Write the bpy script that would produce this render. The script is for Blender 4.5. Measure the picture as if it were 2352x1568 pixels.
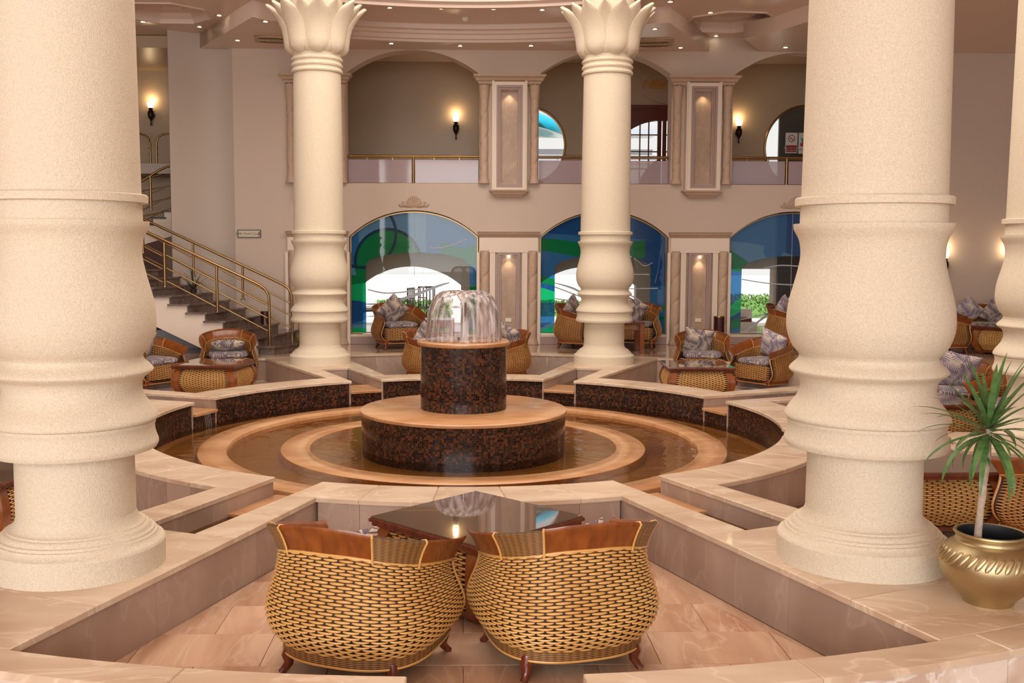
import bpy, bmesh, math, random
from math import sin, cos, pi, radians, sqrt, atan2, hypot
from mathutils import Vector, Matrix
from mathutils.geometry import delaunay_2d_cdt
random.seed(7)
for o in list(bpy.data.objects): bpy.data.objects.remove(o)
C = bpy.context.scene.collection
sc = bpy.context.scene

# ------------------------------------------------------------------ camera
CAM = Vector((0.0, -9.745, 1.593)); PIT = 0.0844; YAW = -0.0203; ROLL = -0.0027
FPX = 2328.6; PX = -64.06; PY = -10.69
cy, sy, cp, sp, cr, sr = cos(YAW), sin(YAW), cos(PIT), sin(PIT), cos(ROLL), sin(ROLL)
r0 = Vector((cy, sy, 0)); f0 = Vector((-sy*cp, cy*cp, -sp)); u0 = Vector((-sy*sp, cy*sp, cp))
rt = r0*cr - u0*sr; up = r0*sr + u0*cr
cam = bpy.data.cameras.new('camera'); co = bpy.data.objects.new('camera', cam); C.objects.link(co)
cam.sensor_width = 36; cam.lens = FPX/2352*36; cam.shift_x = -PX/2352; cam.shift_y = PY/2352
m = Matrix((rt, up, -f0)).transposed().to_4x4(); m.translation = CAM; co.matrix_world = m
cam.clip_end = 300; cam.clip_start = 0.05
sc.camera = co

# ------------------------------------------------------------------ world, sun, area lights, exposure
w = bpy.data.worlds.new('world'); sc.world = w; w.use_nodes = True
nt = w.node_tree; nt.nodes.clear()
wo = nt.nodes.new('ShaderNodeOutputWorld'); bg = nt.nodes.new('ShaderNodeBackground')
bg.inputs[0].default_value = (1.0, 0.97, 0.94, 1); bg.inputs[1].default_value = 1.0
nt.links.new(bg.outputs[0], wo.inputs[0])
def light(kind, name, loc, energy, color=(1, 1, 1), rot=(0, 0, 0), size=1, size_y=None, spot=None):
    L = bpy.data.lights.new(name, kind); L.energy = energy; L.color = color
    o = bpy.data.objects.new(name, L); C.objects.link(o); o.location = loc; o.rotation_euler = rot
    if kind == 'AREA':
        L.size = size
        if size_y: L.shape = 'RECTANGLE'; L.size_y = size_y
    elif kind in ('POINT', 'SPOT'): L.shadow_soft_size = size
    if spot: L.spot_size = spot; L.spot_blend = 0.6
    return o
s_ = light('SUN', 'sun', (0, -20, 30), 7.5, (1, 0.97, 0.92), (radians(32), 0, radians(14))); s_.data.angle = 0.01
light('AREA', 'dome_fill', (0, 0, 6.9), 740, (1.0, 0.89, 0.775), (0, 0, 0), 7.5)  # area lamp added inside the closed dome, in place of a skylight
light('AREA', 'rear_fill', (-3.0, -16.5, 3.2), 1250, (1.0, 0.985, 0.97), (radians(82), 0, radians(-8)), 12, 5)  # soft fill added behind the camera; no glazed entrance is built there
sc.view_settings.view_transform = 'Standard'; sc.view_settings.look = 'None'
sc.view_settings.exposure = -0.06; sc.view_settings.gamma = 1.0; sc.view_settings.use_curve_mapping = False

# ------------------------------------------------------------------ materials
MATS = {}
def lin(c): return tuple(((x/255)/12.92 if x/255 <= 0.04045 else ((x/255+0.055)/1.055)**2.4) for x in c)
def newmat(name):
    m = bpy.data.materials.new(name); m.use_nodes = True; MATS[name] = m
    return m, m.node_tree, m.node_tree.nodes['Principled BSDF']
def pm(name, rgb, rough=0.5, metal=0.0, noise=0.0, nscale=8, bump=0.0, bscale=60, coat=0.0, emit=None, estr=0, dark=None, stretch=None, spec=None):
    m, nt, b = newmat(name); N = nt.nodes; L = nt.links
    c = lin(rgb); b.inputs['Base Color'].default_value = (*c, 1)
    b.inputs['Roughness'].default_value = rough; b.inputs['Metallic'].default_value = metal
    b.inputs['Coat Weight'].default_value = coat; b.inputs['Coat Roughness'].default_value = 0.08
    if spec is not None: b.inputs['Specular IOR Level'].default_value = spec
    if emit: b.inputs['Emission Color'].default_value = (*lin(emit), 1); b.inputs['Emission Strength'].default_value = estr
    tc = N.new('ShaderNodeTexCoord'); src = tc.outputs['Object']
    if stretch:
        mp = N.new('ShaderNodeMapping'); mp.inputs['Scale'].default_value = stretch; L.new(src, mp.inputs[0]); src = mp.outputs[0]
    if noise:
        n = N.new('ShaderNodeTexNoise'); n.inputs['Scale'].default_value = nscale; n.inputs['Detail'].default_value = 6
        L.new(src, n.inputs['Vector'])
        r = N.new('ShaderNodeValToRGB'); r.color_ramp.elements[0].position = 0.3; r.color_ramp.elements[1].position = 0.7
        d = lin(dark) if dark else tuple(x*(1-noise) for x in c)
        r.color_ramp.elements[0].color = (*d, 1); r.color_ramp.elements[1].color = (*c, 1)
        L.new(n.outputs[0], r.inputs[0]); L.new(r.outputs[0], b.inputs['Base Color'])
    if bump:
        n2 = N.new('ShaderNodeTexNoise'); n2.inputs['Scale'].default_value = bscale; n2.inputs['Detail'].default_value = 4
        L.new(src, n2.inputs['Vector'])
        bp = N.new('ShaderNodeBump'); bp.inputs['Strength'].default_value = bump; bp.inputs['Distance'].default_value = 0.01
        L.new(n2.outputs[0], bp.inputs['Height']); L.new(bp.outputs[0], b.inputs['Normal'])
    return m
def marble(name, c1, c2, c3, rough=0.25, scale=1.6, vein=0.5, stretch=(1, 1, 1), rot=0.5, coat=0.0):
    """banded travertine marble with per-slab variation"""
    m, nt, b = newmat(name); N = nt.nodes; L = nt.links
    tc = N.new('ShaderNodeTexCoord'); oi = N.new('ShaderNodeObjectInfo')
    mp = N.new('ShaderNodeMapping'); mp.inputs['Scale'].default_value = stretch; mp.inputs['Rotation'].default_value = (0, 0, rot)
    ad = N.new('ShaderNodeVectorMath'); ad.operation = 'ADD'
    mul = N.new('ShaderNodeVectorMath'); mul.operation = 'SCALE'; mul.inputs['Scale'].default_value = 7.0
    cmb = N.new('ShaderNodeCombineXYZ'); L.new(oi.outputs['Random'], cmb.inputs[0]); L.new(oi.outputs['Random'], cmb.inputs[2])
    L.new(cmb.outputs[0], mul.inputs[0]); L.new(tc.outputs['Object'], mp.inputs[0]); L.new(mp.outputs[0], ad.inputs[0]); L.new(mul.outputs[0], ad.inputs[1])
    n1 = N.new('ShaderNodeTexNoise'); n1.inputs['Scale'].default_value = scale; n1.inputs['Detail'].default_value = 8; n1.inputs['Distortion'].default_value = 0.5
    L.new(ad.outputs[0], n1.inputs['Vector'])
    r1 = N.new('ShaderNodeValToRGB'); e = r1.color_ramp.elements
    e[0].position = 0.32; e[0].color = (*lin(c2), 1); e[1].position = 0.62; e[1].color = (*lin(c1), 1)
    L.new(n1.outputs[0], r1.inputs[0])
    n2 = N.new('ShaderNodeTexNoise'); n2.inputs['Scale'].default_value = scale*1.1; n2.inputs['Detail'].default_value = 7; n2.inputs['Distortion'].default_value = 0.7
    L.new(ad.outputs[0], n2.inputs['Vector'])
    r2 = N.new('ShaderNodeValToRGB'); e = r2.color_ramp.elements
    e[0].position = 0.475; e[0].color = (0, 0, 0, 1); e[1].position = 0.525; e[1].color = (0, 0, 0, 1)
    q = r2.color_ramp.elements.new(0.5); q.color = (1, 1, 1, 1)
    L.new(n2.outputs[0], r2.inputs[0])
    mx = N.new('ShaderNodeMixRGB'); mm = N.new('ShaderNodeMath'); mm.operation = 'MULTIPLY'; mm.inputs[1].default_value = vein
    L.new(r2.outputs[0], mm.inputs[0]); L.new(mm.outputs[0], mx.inputs[0]); L.new(r1.outputs[0], mx.inputs[1]); mx.inputs[2].default_value = (*lin(c3), 1)
    hs = N.new('ShaderNodeHueSaturation'); mr = N.new('ShaderNodeMapRange'); mr.inputs['To Min'].default_value = 0.96; mr.inputs['To Max'].default_value = 1.04
    L.new(oi.outputs['Random'], mr.inputs[0]); L.new(mr.outputs[0], hs.inputs['Value']); L.new(mx.outputs[0], hs.inputs['Color'])
    L.new(hs.outputs[0], b.inputs['Base Color']); b.inputs['Roughness'].default_value = rough; b.inputs['Coat Weight'].default_value = coat
    b.inputs['Coat Roughness'].default_value = 0.05
    return m
def glassy(name, rgb, trans, rough=0.02, ior=1.45, wave=0.0, tint=None, milk=0.0, milkcol=(220, 220, 230), bscale=9):
    """clear sheet: transparent with a Fresnel gloss, optionally milky"""
    m = bpy.data.materials.new(name); m.use_nodes = True; MATS[name] = m
    nt = m.node_tree; N = nt.nodes; L = nt.links; N.clear()
    out = N.new('ShaderNodeOutputMaterial'); tr = N.new('ShaderNodeBsdfTransparent'); gl = N.new('ShaderNodeBsdfGlossy'); fr = N.new('ShaderNodeFresnel')
    fr.inputs['IOR'].default_value = ior; tr.inputs[0].default_value = (*lin(rgb), 1); gl.inputs['Roughness'].default_value = rough
    base = tr.outputs[0]
    if milk:
        df = N.new('ShaderNodeBsdfDiffuse'); df.inputs[0].default_value = (*lin(milkcol), 1); mx0 = N.new('ShaderNodeMixShader'); mx0.inputs[0].default_value = milk
        L.new(tr.outputs[0], mx0.inputs[1]); L.new(df.outputs[0], mx0.inputs[2]); base = mx0.outputs[0]
        if isinstance(bscale, tuple):      # falling sheets of water: denser white threads running down
            tcs = N.new('ShaderNodeTexCoord'); mps = N.new('ShaderNodeMapping'); mps.inputs['Scale'].default_value = bscale; ns = N.new('ShaderNodeTexNoise'); ns.inputs['Scale'].default_value = 1.0; ns.inputs['Detail'].default_value = 4
            mr = N.new('ShaderNodeMapRange'); mr.inputs['From Min'].default_value = .42; mr.inputs['From Max'].default_value = .68; mr.inputs['To Min'].default_value = milk*.3; mr.inputs['To Max'].default_value = milk*3.4
            L.new(tcs.outputs['Object'], mps.inputs[0]); L.new(mps.outputs[0], ns.inputs['Vector']); L.new(ns.outputs[0], mr.inputs[0]); L.new(mr.outputs[0], mx0.inputs[0])
    mx = N.new('ShaderNodeMixShader'); L.new(fr.outputs[0], mx.inputs[0]); L.new(base, mx.inputs[1]); L.new(gl.outputs[0], mx.inputs[2])
    L.new(mx.outputs[0], out.inputs[0])
    if wave:
        tc = N.new('ShaderNodeTexCoord'); n = N.new('ShaderNodeTexNoise'); n.inputs['Scale'].default_value = 1.0 if isinstance(bscale, tuple) else bscale; n.inputs['Detail'].default_value = 3
        mp = N.new('ShaderNodeMapping'); mp.inputs['Scale'].default_value = bscale if isinstance(bscale, tuple) else (1, 1, 1)
        bp = N.new('ShaderNodeBump'); bp.inputs['Strength'].default_value = wave; bp.inputs['Distance'].default_value = 0.02
        L.new(tc.outputs['Object'], mp.inputs[0]); L.new(mp.outputs[0], n.inputs['Vector']); L.new(n.outputs[0], bp.inputs['Height']); L.new(bp.outputs[0], gl.inputs['Normal']); L.new(bp.outputs[0], fr.inputs['Normal'])
    return m

pm('stone', (234, 222, 202), 0.8, noise=0.13, nscale=120, bump=0.6, bscale=200, dark=(216, 203, 180))
pm('plaster', (204, 186, 172), 0.7, bump=0.05, bscale=30)
pm('plaster_white', (232, 216, 200), 0.6)
pm('plaster_grey', (190, 176, 164), 0.55, bump=0.06, bscale=14)
pm('plaster_olive', (176, 152, 124), 0.35, bump=0.05, bscale=8)
pm('ceiling_paint', (222, 198, 182), 0.3)
pm('ceiling_white', (224, 204, 192), 0.5)
pm('trim_stone', (200, 172, 150), 0.6, noise=0.1, nscale=20, bump=0.2, bscale=80)
pm('trim_mauve', (168, 146, 138), 0.5)
marble('marble', (214, 194, 170), (194, 166, 140), (238, 222, 200), 0.3, 1.5, 0.45, (1, 2.2, 1), 0.5, 0.1)
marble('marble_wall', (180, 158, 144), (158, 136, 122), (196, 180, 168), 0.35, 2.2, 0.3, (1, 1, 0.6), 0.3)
marble('marble_white', (226, 212, 198), (196, 172, 154), (240, 234, 228), 0.45, 4.0, 0.7)
marble('marble_floor', (212, 178, 150), (172, 128, 100), (232, 208, 184), 0.22, 1.3, 0.3, (3.2, 0.7, 1), 0.45, 0.25)
marble('marble_hall', (196, 166, 142), (172, 142, 120), (208, 184, 162), 0.08, 0.8, 0.3, (1, 1, 1), 0.2, 0.3)
marble('marble_niche', (178, 152, 132), (164, 138, 118), (196, 172, 152), 0.4, 2.5, 0.4, (2, 2, 1), 0.6)
marble('marble_orange', (200, 154, 110), (176, 124, 82), (210, 172, 132), 0.25, 1.6, 0.3, (1, 2, 1), 0.3, 0.2)
marble('pool_floor', (156, 124, 84), (122, 92, 56), (172, 142, 106), 0.3, 1.0, 0.2, (1, 1, 1), 0.3)
marble('granite', (120, 100, 92), (88, 70, 64), (150, 130, 120), 0.12, 9, 0.4)
pm('granite_dark', (72, 58, 54), 0.25, noise=0.4, nscale=60)
pm('wood', (146, 80, 30), 0.28, noise=0.2, nscale=4, coat=0.4, dark=(116, 58, 20), stretch=(6, 6, 1))
pm('wood_dark', (112, 48, 24), 0.25, noise=0.3, nscale=5, coat=0.5, dark=(82, 32, 16), stretch=(6, 6, 1))
pm('door_wood', (104, 34, 18), 0.3, noise=0.3, nscale=4, coat=0.3, stretch=(6, 6, 1))
pm('cane', (222, 174, 104), 0.3, noise=0.12, nscale=6, coat=0.35, dark=(206, 152, 82))
pm('cane_amber', (202, 150, 88), 0.32, noise=0.16, nscale=6, coat=0.25, dark=(180, 124, 64))
pm('cane_dark', (62, 36, 18), 0.7, noise=0.4, nscale=60)
def wicker(name, c, d):
    m, nt, b = newmat(name); N = nt.nodes; L = nt.links
    uv = N.new('ShaderNodeTexCoord'); mp = N.new('ShaderNodeMapping'); L.new(uv.outputs['UV'], mp.inputs[0])
    wv = N.new('ShaderNodeTexWave'); wv.wave_type = 'BANDS'; wv.bands_direction = 'Y'; wv.inputs['Scale'].default_value = 0.5; wv.inputs['Distortion'].default_value = 0.0
    wx = N.new('ShaderNodeTexWave'); wx.bands_direction = 'X'; wx.inputs['Scale'].default_value = 0.16; wx.inputs['Distortion'].default_value = 0
    L.new(mp.outputs[0], wv.inputs[0]); L.new(mp.outputs[0], wx.inputs[0])
    mu = N.new('ShaderNodeMath'); mu.operation = 'MULTIPLY_ADD'; L.new(wv.outputs[0], mu.inputs[0]); mu.inputs[1].default_value = 0.7
    m2 = N.new('ShaderNodeMath'); m2.operation = 'MULTIPLY'; m2.inputs[1].default_value = 0.3; L.new(wx.outputs[0], m2.inputs[0]); L.new(m2.outputs[0], mu.inputs[2])
    r = N.new('ShaderNodeValToRGB'); r.color_ramp.elements[0].color = (*lin(d), 1); r.color_ramp.elements[1].color = (*lin(c), 1)
    r.color_ramp.elements[0].position = 0.15; r.color_ramp.elements[1].position = 0.75
    L.new(mu.outputs[0], r.inputs[0]); L.new(r.outputs[0], b.inputs['Base Color']); b.inputs['Roughness'].default_value = 0.45
    bp = N.new('ShaderNodeBump'); bp.inputs['Strength'].default_value = 0.9; bp.inputs['Distance'].default_value = 0.004
    L.new(mu.outputs[0], bp.inputs['Height']); L.new(bp.outputs[0], b.inputs['Normal'])
    return m
wicker('wicker', (172, 126, 70), (74, 44, 22)); wicker('wicker_amber', (176, 104, 48), (92, 46, 18))
def mosaic():
    m, nt, b = newmat('mosaic'); N = nt.nodes; L = nt.links
    tc = N.new('ShaderNodeTexCoord'); sp_ = N.new('ShaderNodeSeparateXYZ'); L.new(tc.outputs['UV'], sp_.inputs[0])
    ids = []; gr = []
    for i in (0, 1):
        fl = N.new('ShaderNodeMath'); fl.operation = 'FLOOR'; L.new(sp_.outputs[i], fl.inputs[0]); ids.append(fl)
        fr = N.new('ShaderNodeMath'); fr.operation = 'FRACT'; L.new(sp_.outputs[i], fr.inputs[0])
        g = N.new('ShaderNodeMath'); g.operation = 'LESS_THAN'; g.inputs[1].default_value = 0.09; L.new(fr.outputs[0], g.inputs[0]); gr.append(g)
    cb = N.new('ShaderNodeCombineXYZ'); L.new(ids[0].outputs[0], cb.inputs[0]); L.new(ids[1].outputs[0], cb.inputs[1])
    wn = N.new('ShaderNodeTexWhiteNoise'); L.new(cb.outputs[0], wn.inputs['Vector'])
    r = N.new('ShaderNodeValToRGB'); r.color_ramp.interpolation = 'CONSTANT'; e = r.color_ramp.elements
    e[0].position = 0; e[0].color = (*lin((22, 13, 12)), 1); e[1].position = 0.34; e[1].color = (*lin((64, 36, 24)), 1)
    for p, c in ((0.55, (98, 56, 32)), (0.72, (62, 38, 30)), (0.83, (112, 64, 36)), (0.94, (48, 40, 48))):
        q = e.new(p); q.color = (*lin(c), 1)
    L.new(wn.outputs['Value'], r.inputs[0])
    n = N.new('ShaderNodeTexNoise'); n.inputs['Scale'].default_value = 2.2; n.inputs['Distortion'].default_value = 2; n.inputs['Detail'].default_value = 5; L.new(tc.outputs['UV'], n.inputs['Vector'])
    mx0 = N.new('ShaderNodeMixRGB'); mx0.blend_type = 'MULTIPLY'; mx0.inputs[0].default_value = 0.8; L.new(r.outputs[0], mx0.inputs[1])
    r2 = N.new('ShaderNodeValToRGB'); r2.color_ramp.elements[0].position = .35; r2.color_ramp.elements[0].color = (.35, .32, .32, 1); r2.color_ramp.elements[1].position = .65; r2.color_ramp.elements[1].color = (1.3, 1.15, 1.0, 1)
    L.new(n.outputs[0], r2.inputs[0]); L.new(r2.outputs[0], mx0.inputs[2])
    ma = N.new('ShaderNodeMath'); ma.operation = 'MAXIMUM'; L.new(gr[0].outputs[0], ma.inputs[0]); L.new(gr[1].outputs[0], ma.inputs[1])
    mx = N.new('ShaderNodeMixRGB'); L.new(ma.outputs[0], mx.inputs[0]); L.new(mx0.outputs[0], mx.inputs[1]); mx.inputs[2].default_value = (*lin((66, 52, 46)), 1)
    L.new(mx.outputs[0], b.inputs['Base Color'])
    ro = N.new('ShaderNodeMath'); ro.operation = 'MULTIPLY_ADD'; ro.inputs[1].default_value = 0.5; ro.inputs[2].default_value = 0.14; L.new(ma.outputs[0], ro.inputs[0]); L.new(ro.outputs[0], b.inputs['Roughness'])
    iv = N.new('ShaderNodeMath'); iv.operation = 'SUBTRACT'; iv.inputs[0].default_value = 1; L.new(ma.outputs[0], iv.inputs[1])
    wt = N.new('ShaderNodeMath'); wt.operation = 'MULTIPLY_ADD'; wt.inputs[1].default_value = 0.8; L.new(wn.outputs['Value'], wt.inputs[0]); L.new(iv.outputs[0], wt.inputs[2])
    bp = N.new('ShaderNodeBump'); bp.inputs['Strength'].default_value = 0.5; bp.inputs['Distance'].default_value = 0.003; L.new(wt.outputs[0], bp.inputs['Height']); L.new(bp.outputs[0], b.inputs['Normal'])
mosaic()
def leafcloth(name, bgc, leafc, scale):
    """woven upholstery printed with palm fronds: a feather of leaflets in every cell"""
    m, nt, b = newmat(name); N = nt.nodes; L = nt.links
    def M(op, *a):
        n = N.new('ShaderNodeMath'); n.operation = op
        for i, v in enumerate(a):
            if isinstance(v, (int, float)): n.inputs[i].default_value = v
            else: L.new(v, n.inputs[i])
        return n.outputs[0]
    tc = N.new('ShaderNodeTexCoord'); mp = N.new('ShaderNodeMapping'); mp.inputs['Scale'].default_value = (scale, scale, scale*.6); L.new(tc.outputs['Object'], mp.inputs[0])
    vo = N.new('ShaderNodeTexVoronoi'); vo.inputs['Scale'].default_value = 1.0; vo.inputs['Randomness'].default_value = 0.9; L.new(mp.outputs[0], vo.inputs['Vector'])
    sb = N.new('ShaderNodeVectorMath'); sb.operation = 'SUBTRACT'; L.new(mp.outputs[0], sb.inputs[0]); L.new(vo.outputs['Position'], sb.inputs[1])
    ro = N.new('ShaderNodeVectorRotate'); ro.rotation_type = 'Z_AXIS'; L.new(sb.outputs[0], ro.inputs['Vector'])
    sc0 = N.new('ShaderNodeSeparateColor'); L.new(vo.outputs['Color'], sc0.inputs[0]); L.new(M('MULTIPLY', sc0.outputs[0], 6.28), ro.inputs['Angle'])
    se = N.new('ShaderNodeSeparateXYZ'); L.new(ro.outputs[0], se.inputs[0]); x, y = se.outputs[0], se.outputs[1]
    y2 = M('ADD', y, M('MULTIPLY', M('MULTIPLY', x, x), .55)); ay = M('ABSOLUTE', y2)
    ph = M('MULTIPLY_ADD', ay, 1.15, x); si = M('SINE', M('MULTIPLY', ph, 27.0))
    thr = M('MULTIPLY_ADD', ay, 3.2, -1.30)              # leaflets taper towards their tips
    leaf = M('GREATER_THAN', si, thr); spine = M('LESS_THAN', ay, .018); a = M('MAXIMUM', leaf, spine)
    mx = N.new('ShaderNodeMixRGB'); L.new(a, mx.inputs[0]); mx.inputs[1].default_value = (*lin(bgc), 1); mx.inputs[2].default_value = (*lin(leafc), 1)
    L.new(mx.outputs[0], b.inputs['Base Color']); b.inputs['Roughness'].default_value = 0.85; b.inputs['Sheen Weight'].default_value = 0.2
leafcloth('cloth', (218, 202, 178), (112, 100, 112), 8.0)
leafcloth('cloth_pale', (222, 210, 196), (140, 128, 148), 8.0)
leafcloth('cloth_grey', (180, 166, 156), (104, 93, 108), 8.0)
pm('brass', (158, 128, 84), 0.3, metal=1.0)
pm('gold_pot', (202, 184, 144), 0.42, metal=1.0, noise=0.25, nscale=5, bump=0.05, bscale=20)
pm('pot_inside', (28, 32, 36), 0.6); pm('soil', (46, 34, 26), 0.95, bump=0.8)
pm('iron', (48, 30, 16), 0.4, metal=0.6)
pm('steel', (170, 160, 150), 0.25, metal=1.0)
pm('lamp_glass', (255, 240, 210), 0.4, emit=(255, 226, 170), estr=5)
pm('lamp_spot', (255, 245, 225), 0.4, emit=(255, 238, 205), estr=14)
pm('leaf', (98, 134, 74), 0.42, noise=0.3, nscale=9, coat=0.1, dark=(58, 98, 50))
pm('leaf_dark', (46, 66, 46), 0.45)
pm('bark', (188, 170, 152), 0.8, noise=0.3, nscale=40, bump=0.6, bscale=60)
pm('olive_glaze', (128, 112, 56), 0.3, coat=0.4)
pm('white_plastic', (228, 222, 206), 0.4)
pm('vent_metal', (186, 160, 128), 0.45)
pm('dark_gap', (40, 30, 24), 0.8)
pm('bin_brown', (60, 20, 14), 0.25, coat=0.4)
pm('sign_plate', (200, 186, 158), 0.35)
pm('sign_stone', (172, 148, 124), 0.5)
pm('sign_gold', (190, 126, 24), 0.4)
pm('sign_dark', (70, 60, 66), 0.5); pm('sign_red', (150, 22, 30), 0.5); pm('paper', (226, 220, 214), 0.6)
pm('poster_teal', (80, 150, 150), 0.6); pm('poster_navy', (50, 60, 110), 0.6); pm('poster_red', (190, 60, 60), 0.6)
pm('hedge', (96, 140, 60), 0.7, noise=0.4, nscale=20); pm('pale_ground', (226, 218, 206), 0.8, noise=0.1, nscale=3)
pm('outer_wall', (214, 200, 178), 0.7); pm('hill', (236, 228, 224), 0.9)
pm('outer_dark', (60, 50, 46), 0.5); pm('umbrella_white', (240, 240, 240), 0.8)
pm('stones', (92, 82, 74), 0.7, noise=0.5, nscale=8)
pm('slate', (158, 156, 162), 0.6, noise=0.2, nscale=8)
pm('cyan_glass', (20, 150, 180), 0.2)
pm('frost', (176, 182, 196), 0.5)
pm('fabric_red', (120, 60, 60), 0.8)
glassy('pane_glass', (250, 252, 252), 1, 0.01, 1.42)
glassy('rail_glass', (240, 240, 240), 1, 0.05, 1.5, milk=0.62, milkcol=(196, 176, 184))
glassy('table_glass', (246, 252, 250), 1, 0.01, 1.5)
glassy('pool_water', (226, 206, 166), 1, 0.06, 1.3, wave=0.3, bscale=5)
glassy('spray_water', (244, 242, 246), 1, 0.22, 1.22, wave=0.8, milk=0.17, milkcol=(250, 246, 250), bscale=(26, 26, 2.5))
glassy('trickle', (250, 248, 244), 1, 0.1, 1.33, milk=0.25, milkcol=(250, 248, 244))
def stained(name, rgb, tr=0.45):
    m = bpy.data.materials.new(name); m.use_nodes = True; MATS[name] = m
    nt = m.node_tree; N = nt.nodes; L = nt.links; N.clear()
    out = N.new('ShaderNodeOutputMaterial'); t = N.new('ShaderNodeBsdfTransparent'); d = N.new('ShaderNodeBsdfDiffuse'); g = N.new('ShaderNodeBsdfGlossy')
    c = lin(rgb); d.inputs[0].default_value = (*c, 1); t.inputs[0].default_value = (*c, 1); g.inputs['Roughness'].default_value = 0.03
    a = N.new('ShaderNodeMixShader'); a.inputs[0].default_value = 1-tr; L.new(t.outputs[0], a.inputs[1]); L.new(d.outputs[0], a.inputs[2])
    fr = N.new('ShaderNodeFresnel'); fr.inputs['IOR'].default_value = 1.5
    b = N.new('ShaderNodeMixShader'); L.new(fr.outputs[0], b.inputs[0]); L.new(a.outputs[0], b.inputs[1]); L.new(g.outputs[0], b.inputs[2]); L.new(b.outputs[0], out.inputs[0])
stained('glass_blue', (48, 116, 178)); stained('glass_light_blue', (94, 148, 192)); stained('glass_navy', (20, 84, 150))
stained('glass_green', (0, 128, 78)); stained('glass_bright_green', (10, 184, 120)); stained('glass_ring', (14, 62, 88)); stained('glass_grey', (120, 130, 150), 0.3)

# ------------------------------------------------------------------ object helpers
def tag(o, label=None, cat=None, group=None, kind=None):
    if label: o['label'] = label
    if cat: o['category'] = cat
    if group: o['group'] = group
    if kind: o['kind'] = kind
    return o
def thing(name, label, cat, loc=(0, 0, 0), rz=0, group=None):
    o = bpy.data.objects.new(name, None); C.objects.link(o); o.empty_display_size = 0.1
    o.location = loc; o.rotation_euler = (0, 0, rz); return tag(o, label, cat, group)
def link(name, me, mat, parent=None, smooth=None, loc=None, rot=None):
    if mat and not me.materials: me.materials.append(MATS[mat])
    o = bpy.data.objects.new(name, me); C.objects.link(o)
    if parent: o.parent = parent
    if loc: o.location = loc
    if rot: o.rotation_euler = rot
    if smooth is not None: shade(me, smooth)
    return o
def shade(me, ang=40):
    me.polygons.foreach_set('use_smooth', [True]*len(me.polygons))
    try: me.set_sharp_from_angle(angle=radians(ang))
    except Exception: pass
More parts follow.
